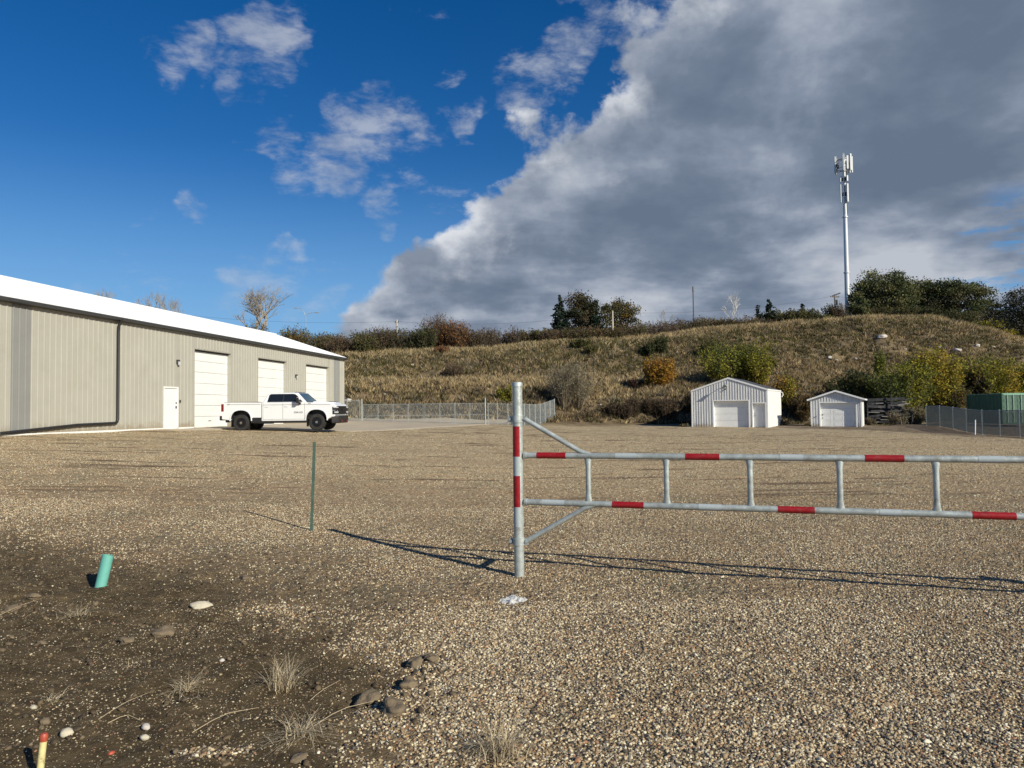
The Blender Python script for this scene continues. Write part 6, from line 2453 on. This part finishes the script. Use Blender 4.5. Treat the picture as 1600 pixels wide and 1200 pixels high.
for i, (px, pyb, pyt, wpx, cols, ln_, tws, stn, lf, lab) in enumerate(SLOPE):
    b = hit(px, pyb)
    h = max(height_to(px, b, pyt), 0.7)
    shrub('bush', lab, b - Vector((0, 0, 0.1)), wpx * mpp(b) * 1.38, h * 1.14, cols, tws, 400 + i, stems=stn, twigs=7, leafn=int(ln_ * 2.2), leaf=lf * 1.2, group='shrubs on the slope', tw=0.018)
b = hit(735, 594)
bare_tree('bare_tree', 'small leafless tree alone on the left slope', b, 36 * mpp(b), height_to(735, b, 556), 81, mat='bark', tr=0.05, depth=4)
# dark bank of brush left of the larger shed, individually rooted bushes
for i, px in enumerate([905, 925, 948, 968, 990, 1012, 1034, 1054, 1072]):
    b = hit(px, 654 - (i % 3) * 4)
    top_ = [640, 634, 626, 618, 614, 612, 611, 610, 609][i] + (i % 2) * 4
    shrub('bush', ['low straw-coloured mound of brush right of the receding fence end', 'brown brush mound second from the receding fence end', 'brown brush clump where the dark bank begins',
                   'dark brush clump left part of the bank', 'dark brush clump in the left middle of the bank', 'dark brush with tan tips in the middle of the bank',
                   'dark brush clump right of the middle of the bank', 'dark brush clump two short of the larger shed', 'dark brush clump touching the left wall of the larger shed'][i],
          b - Vector((0, 0, 0.1)), 34 * mpp(b), max(height_to(px, b, top_), 0.6),
          [(0.06, 0.045, 0.028), (0.035, 0.035, 0.02), (0.10, 0.07, 0.04)] if i > 1 else [(0.22, 0.16, 0.09), (0.14, 0.10, 0.06)],
          [(0.09, 0.065, 0.045), (0.14, 0.10, 0.07)] if i > 1 else TWL, 500 + i, stems=130, twigs=7, leafn=1500, leaf=0.09, group='brush on the dark bank', tw=0.018)
for i, (px, Z, wpx, hh, lab) in enumerate([(1408, 70.5, 26, 1.7, 'bare twiggy bush in front of the right end of the scrap pile'), (1358, 70.0, 14, 1.1, 'rusty weeds at the left end of the scrap pile'),
                                           (1073, 66.3, 14, 0.55, 'dry weeds at the left front corner of the larger shed'), (1226, 70.0, 16, 0.8, 'dry weeds behind the right wall of the larger shed'),
                                           (1262, 66.0, 10, 0.5, 'dry weeds at the left front corner of the smaller shed'), (1385, 69.5, 40, 0.45, 'low dry weeds along the foot of the scrap pile')]):
    x_ = (px - 800) / 1150 * Z
    shrub('bush', lab, Vector((x_, Z, tz(x_, Z))), wpx * Z / 1150 * 1.3, hh, [(0.14, 0.10, 0.05), OL], TWL, 540 + i, stems=70, leafn=500, leaf=0.07)
for i, (px, pb, ptop) in enumerate([(1252, 658, 636), (1370, 660, 640)]):
    b = hit(px, pb)
    shrub('bush', ['low dark weeds at the left wall of the smaller shed', 'low rusty weeds at the right wall of the smaller shed'][i], b, 22 * mpp(b), height_to(px, b, ptop), [(0.09, 0.06, 0.03), OL], TW, 520 + i, stems=60, leafn=700, leaf=0.08)

# boulders on the hill
BO = [(1381, 528, 14, 'largest pale flat boulder high on the slope right of the cell tower'), (1470, 544, 7, 'small white boulder on the slope, above the yellow bush'),
      (1497, 549, 12, 'pale boulder with a purple-grey face on the right slope'), (1529, 541, 8, 'flat pinkish boulder beside the shoulder of the hill'),
      (1554, 543, 6, 'small bright boulder near the right edge of the slope'), (1572, 545, 4, 'tiny white rock furthest right on the slope'),
      (1297, 560, 9, 'grey-white flat rock on the terrace below the cell tower'), (1340, 562, 8, 'whitish rock on the terrace right of the grey-white one'),
      (1308, 564, 5, 'small brown rock between the two terrace rocks'), (1436, 553, 5, 'small white rock at the terrace left of the pale boulder'),
      (1415, 546, 5, 'thin pale rock uphill and left of the small white terrace rock'), (644, 571, 5, 'lone white rock in the middle of the left slope'),
      (549, 599, 8, 'pale rock at the terrace edge by the warehouse corner'), (543, 628, 12, 'large pale rock at the hill foot by the warehouse corner'),
      (560, 628, 8, 'smaller pale rock at the hill foot, right of the large one'), (614, 601, 6, 'pinkish rock on the terrace above the yard gate'),
      (601, 617, 5, 'small pink rock below the one over the yard gate'), (1031, 617, 6, 'bright white rock on top of the dark brush bank'),
      (938, 634, 5, 'small pink rock left of the dark bank'), (872, 657, 9, 'pale rubble lump at the end of the receding fence'),
      (1518, 590, 4, 'tiny white rock between the two yellow bushes'), (914, 592, 5, 'light rock on the terrace right of the silvery bush'), (1330, 604, 4, 'small pale rock above the smaller shed')]
for i, (px, py, wpx, lab) in enumerate(BO):
    b = hit(px, py)
    r = wpx * mpp(b) / 2
    put_rock('boulder', (b.x, b.y, b.z + r * 0.25), r, 70 + i, M['rock'], lab, 'boulder', 'pale boulders on the hill', squash=(1.1, 0.8, 0.5), rough=0.35, rz=i * 0.9)

# ------------------------------------------------------------------ cell tower, masts, poles and wires
Zt = 140.0
tb = Vector(((1328 - 800) / 1150 * Zt, Zt, 0)); tb.z = tz(tb.x, tb.y)
H = CAMH + (horizon(1320) - 244) * Zt / 1150 - tb.z
tw = empty('cell_tower', tuple(tb), 0.4, label='tall slim galvanised cell tower with antenna panels rising behind the hill crest', cat='cell tower')


def tw_h(py):
    return CAMH + (horizon(1320) - py) * Zt / 1150 - tb.z


h1, h2 = tw_h(425), tw_h(337)
for (z0, z1, r0, r1) in ((-0.5, h1, 0.50, 0.44), (h1, h2, 0.42, 0.37), (h2, H, 0.35, 0.26)):
    MB().tube([(0, 0, z0), (0, 0, z1)], [r0, r1], 24).build('mast_section', M['tower'], tw, smooth=True)
for z, r in ((h1, 0.56), (h2, 0.50)):
    MB().tube([(0, 0, z - 0.12), (0, 0, z + 0.12)], r, 24).build('flange', M['tower'], tw)


def panel(a, rad, z0, z1, w=0.42, d=0.2, mat='antenna', par=tw):
    rd = Vector((math.cos(a), math.sin(a), 0))
    tn = Vector((-math.sin(a), math.cos(a), 0))
    p = MB().obox(rd * rad + Vector((0, 0, (z0 + z1) / 2)), tn, rd, Vector((0, 0, 1)), w / 2, d / 2, (z1 - z0) / 2)
    ob = p.build('antenna_panel', M[mat], par, bevel=0.03)
    MB().tube([rd * (rad - 0.25) + Vector((0, 0, z0 - 0.1)), rd * (rad - 0.25) + Vector((0, 0, z1 + 0.1))], 0.05, 8).build('mount_pipe', M['galv_dull'], ob)
    m = MB()
    for z in (z0 + 0.35, z1 - 0.35):
        m.tube([rd * 0.25 + Vector((0, 0, z)), rd * (rad - 0.1) + Vector((0, 0, z))], 0.04, 6)
    m.build('bracket', M['galv_dull'], ob)
    MB().obox(rd * (rad - 0.42) + Vector((0, 0, z0 + (z1 - z0) * 0.45)), tn, rd, Vector((0, 0, 1)), 0.17, 0.12, 0.32).build('radio_unit', M['cable'], ob)


pz0, pz1 = tw_h(266), tw_h(240)
for k in range(3):
    for da in (-0.42, 0.0, 0.42):
        panel(k * 2.094 + 0.1 + da, 1.62, pz0 + (0.2 if da == 0 else 0), pz1 - (0.4 if da == 0 else 0), 0.34)
rg = MB()
for z in (pz0 + 0.7, pz1 - 0.9):
    pts_ = [(1.3 * math.cos(a_), 1.3 * math.sin(a_), z) for a_ in np.linspace(0, 6.2832, 25)]
    rg.tube(pts_, 0.06, 6, cap=False)
rg.build('antenna_ring', M['galv_dull'], tw)
MB().tube([(0, 0, H), (0, 0, H + 1.3)], 0.035, 6).build('lightning_rod', M['galv_dull'], tw)
MB().tube([(0.35, 0, H - 0.35), (0.35, 0, H + 0.3)], 0.28, 12).build('drum_antenna', M['antenna'], tw)
for (ya_, yb_) in ((314, 285), (281, 272)):
    for k in range(3):
        panel(k * 2.094 + 0.55, 0.72, tw_h(ya_), tw_h(yb_), 0.36, 0.16)
for k in range(3):
    MB().tube([(0.43 * math.cos(k + 4), 0.43 * math.sin(k + 4), h2 + 0.5), (0.36 * math.cos(k + 4), 0.36 * math.sin(k + 4), pz0)], 0.035, 6).build('cable', M['cable'], tw)

# poles
pole_tops = {}
for (px, ptop, back, lab, arm) in ((620.5, 499, 9, 'pale wooden utility pole above the left hedge on the crest', 0.5), (959, 485, 3, 'short bright wooden pole before the orange-green tree on the crest', 0.0),
                                    (1308, 459, 9, 'dark utility pole with crossarm and transformer left of the cell tower', 1.6)):
    b = at_crest(px, back)
    h = height_to(px, b, ptop)
    p = empty('utility_pole', tuple(b), 0.3 if arm > 1 else 0.0, label=lab, cat='utility pole')
    MB().tube([(0, 0, -0.5), (0, 0, h)], [0.16, 0.11], 10).build('pole', M['wood_pole'] if arm < 1 else M['bark'], p, smooth=True)
    if arm:
        MB().box(-arm / 2 * 1.2, arm / 2 * 1.2, -0.06, 0.06, h - 0.55, h - 0.42).build('crossarm', M['bark'], p)
        for xx in ((-arm / 2, arm / 2) if arm < 1 else (-0.9, -0.5, 0.5, 0.9)):
            MB().tube([(xx, 0, h - 0.42), (xx, 0, h - 0.25)], 0.05, 6).build('insulator', M['scrap_dark'], p)
    if arm > 1:
        MB().obox((0.35, 0, h - 0.05), Vector((0.94, 0, 0.34)), Vector((0, 1, 0)), Vector((-0.34, 0, 0.94)), 0.9, 0.09, 0.10).build('switch_arm', M['scrap_dark'], p)
        MB().tube([(0.3, 0, h - 1.9), (0.3, 0, h - 1.0)], 0.26, 10).build('transformer', M['scrap_dark'], p)
    pole_tops[px] = b + Vector((0, 0, h - 0.3))
Lf = at_crest(200, 12) + Vector((0, 0, 9))
Rt = at_crest(1900, 20) + Vector((0, 0, 12))
seqs = [(Lf, pole_tops[620.5]), (pole_tops[620.5], pole_tops[959]), (pole_tops[959], pole_tops[1308]), (pole_tops[1308], Rt)]
for (a, b_), lab in zip(seqs, ('sagging power line from the pale pole toward the left', 'sagging power line between the pale pole and the bright pole', 'sagging power line between the bright pole and the dark pole', 'sagging power line from the dark pole toward the right')):
    pts_ = []
    for k in range(15):
        q_ = k / 14
        pts_.append(a.lerp(b_, q_) - Vector((0, 0, (1.0 if b_ is not Rt else 1.5) * 4 * q_ * (1 - q_))))
    m = MB().tube(pts_, 0.012, 4)
    o_ = m.build('power_line', M['cable'])
    tag(o_, lab, 'power line', 'power lines over the crest')
# thin mast
b = at_crest(1086, 12)
h = height_to(1086, b, 447)
ms = empty('lattice_mast', tuple(b), 0.2, label='thin grey radio mast standing on the crest right of the pale bare tree', cat='mast')
MB().tube([(0, 0, -0.3), (0, 0, h)], [0.13, 0.10], 8).build('mast', M['seam'], ms)
MB().box(-0.14, 0.14, -0.10, 0.10, h - 0.9, h).build('antenna', M['seam'], ms)
# street lamp
b = at_crest(477.5, 12)
h = height_to(477, b, 492)
sl_o = empty('street_lamp', tuple(b), 0, label='tall grey street lamp with two curved arms behind the warehouse end', cat='street lamp')
MB().tube([(0, 0, -0.3), (0, 0, h)], [0.11, 0.07], 10).build('pole', M['galv_dull'], sl_o, smooth=True)
for sg, le, up in ((-1, 1.3, 1.2), (1, 1.5, 0.4)):
    a_ = MB().tube([(0, 0, h - 0.2), (sg * le * 0.25, 0, h + up * 0.55), (sg * le * 0.6, 0, h + up * 0.9), (sg * le, 0, h + up)], [0.05, 0.045, 0.04, 0.035], 8).build('arm', M['galv_dull'], sl_o, smooth=True)
    MB().box(min(sg * le, sg * (le + 0.6)), max(sg * le, sg * (le + 0.6)), -0.14, 0.14, h + up - 0.06, h + up + 0.07).build('lamp_head', M['galv_dull'], a_, bevel=0.03)
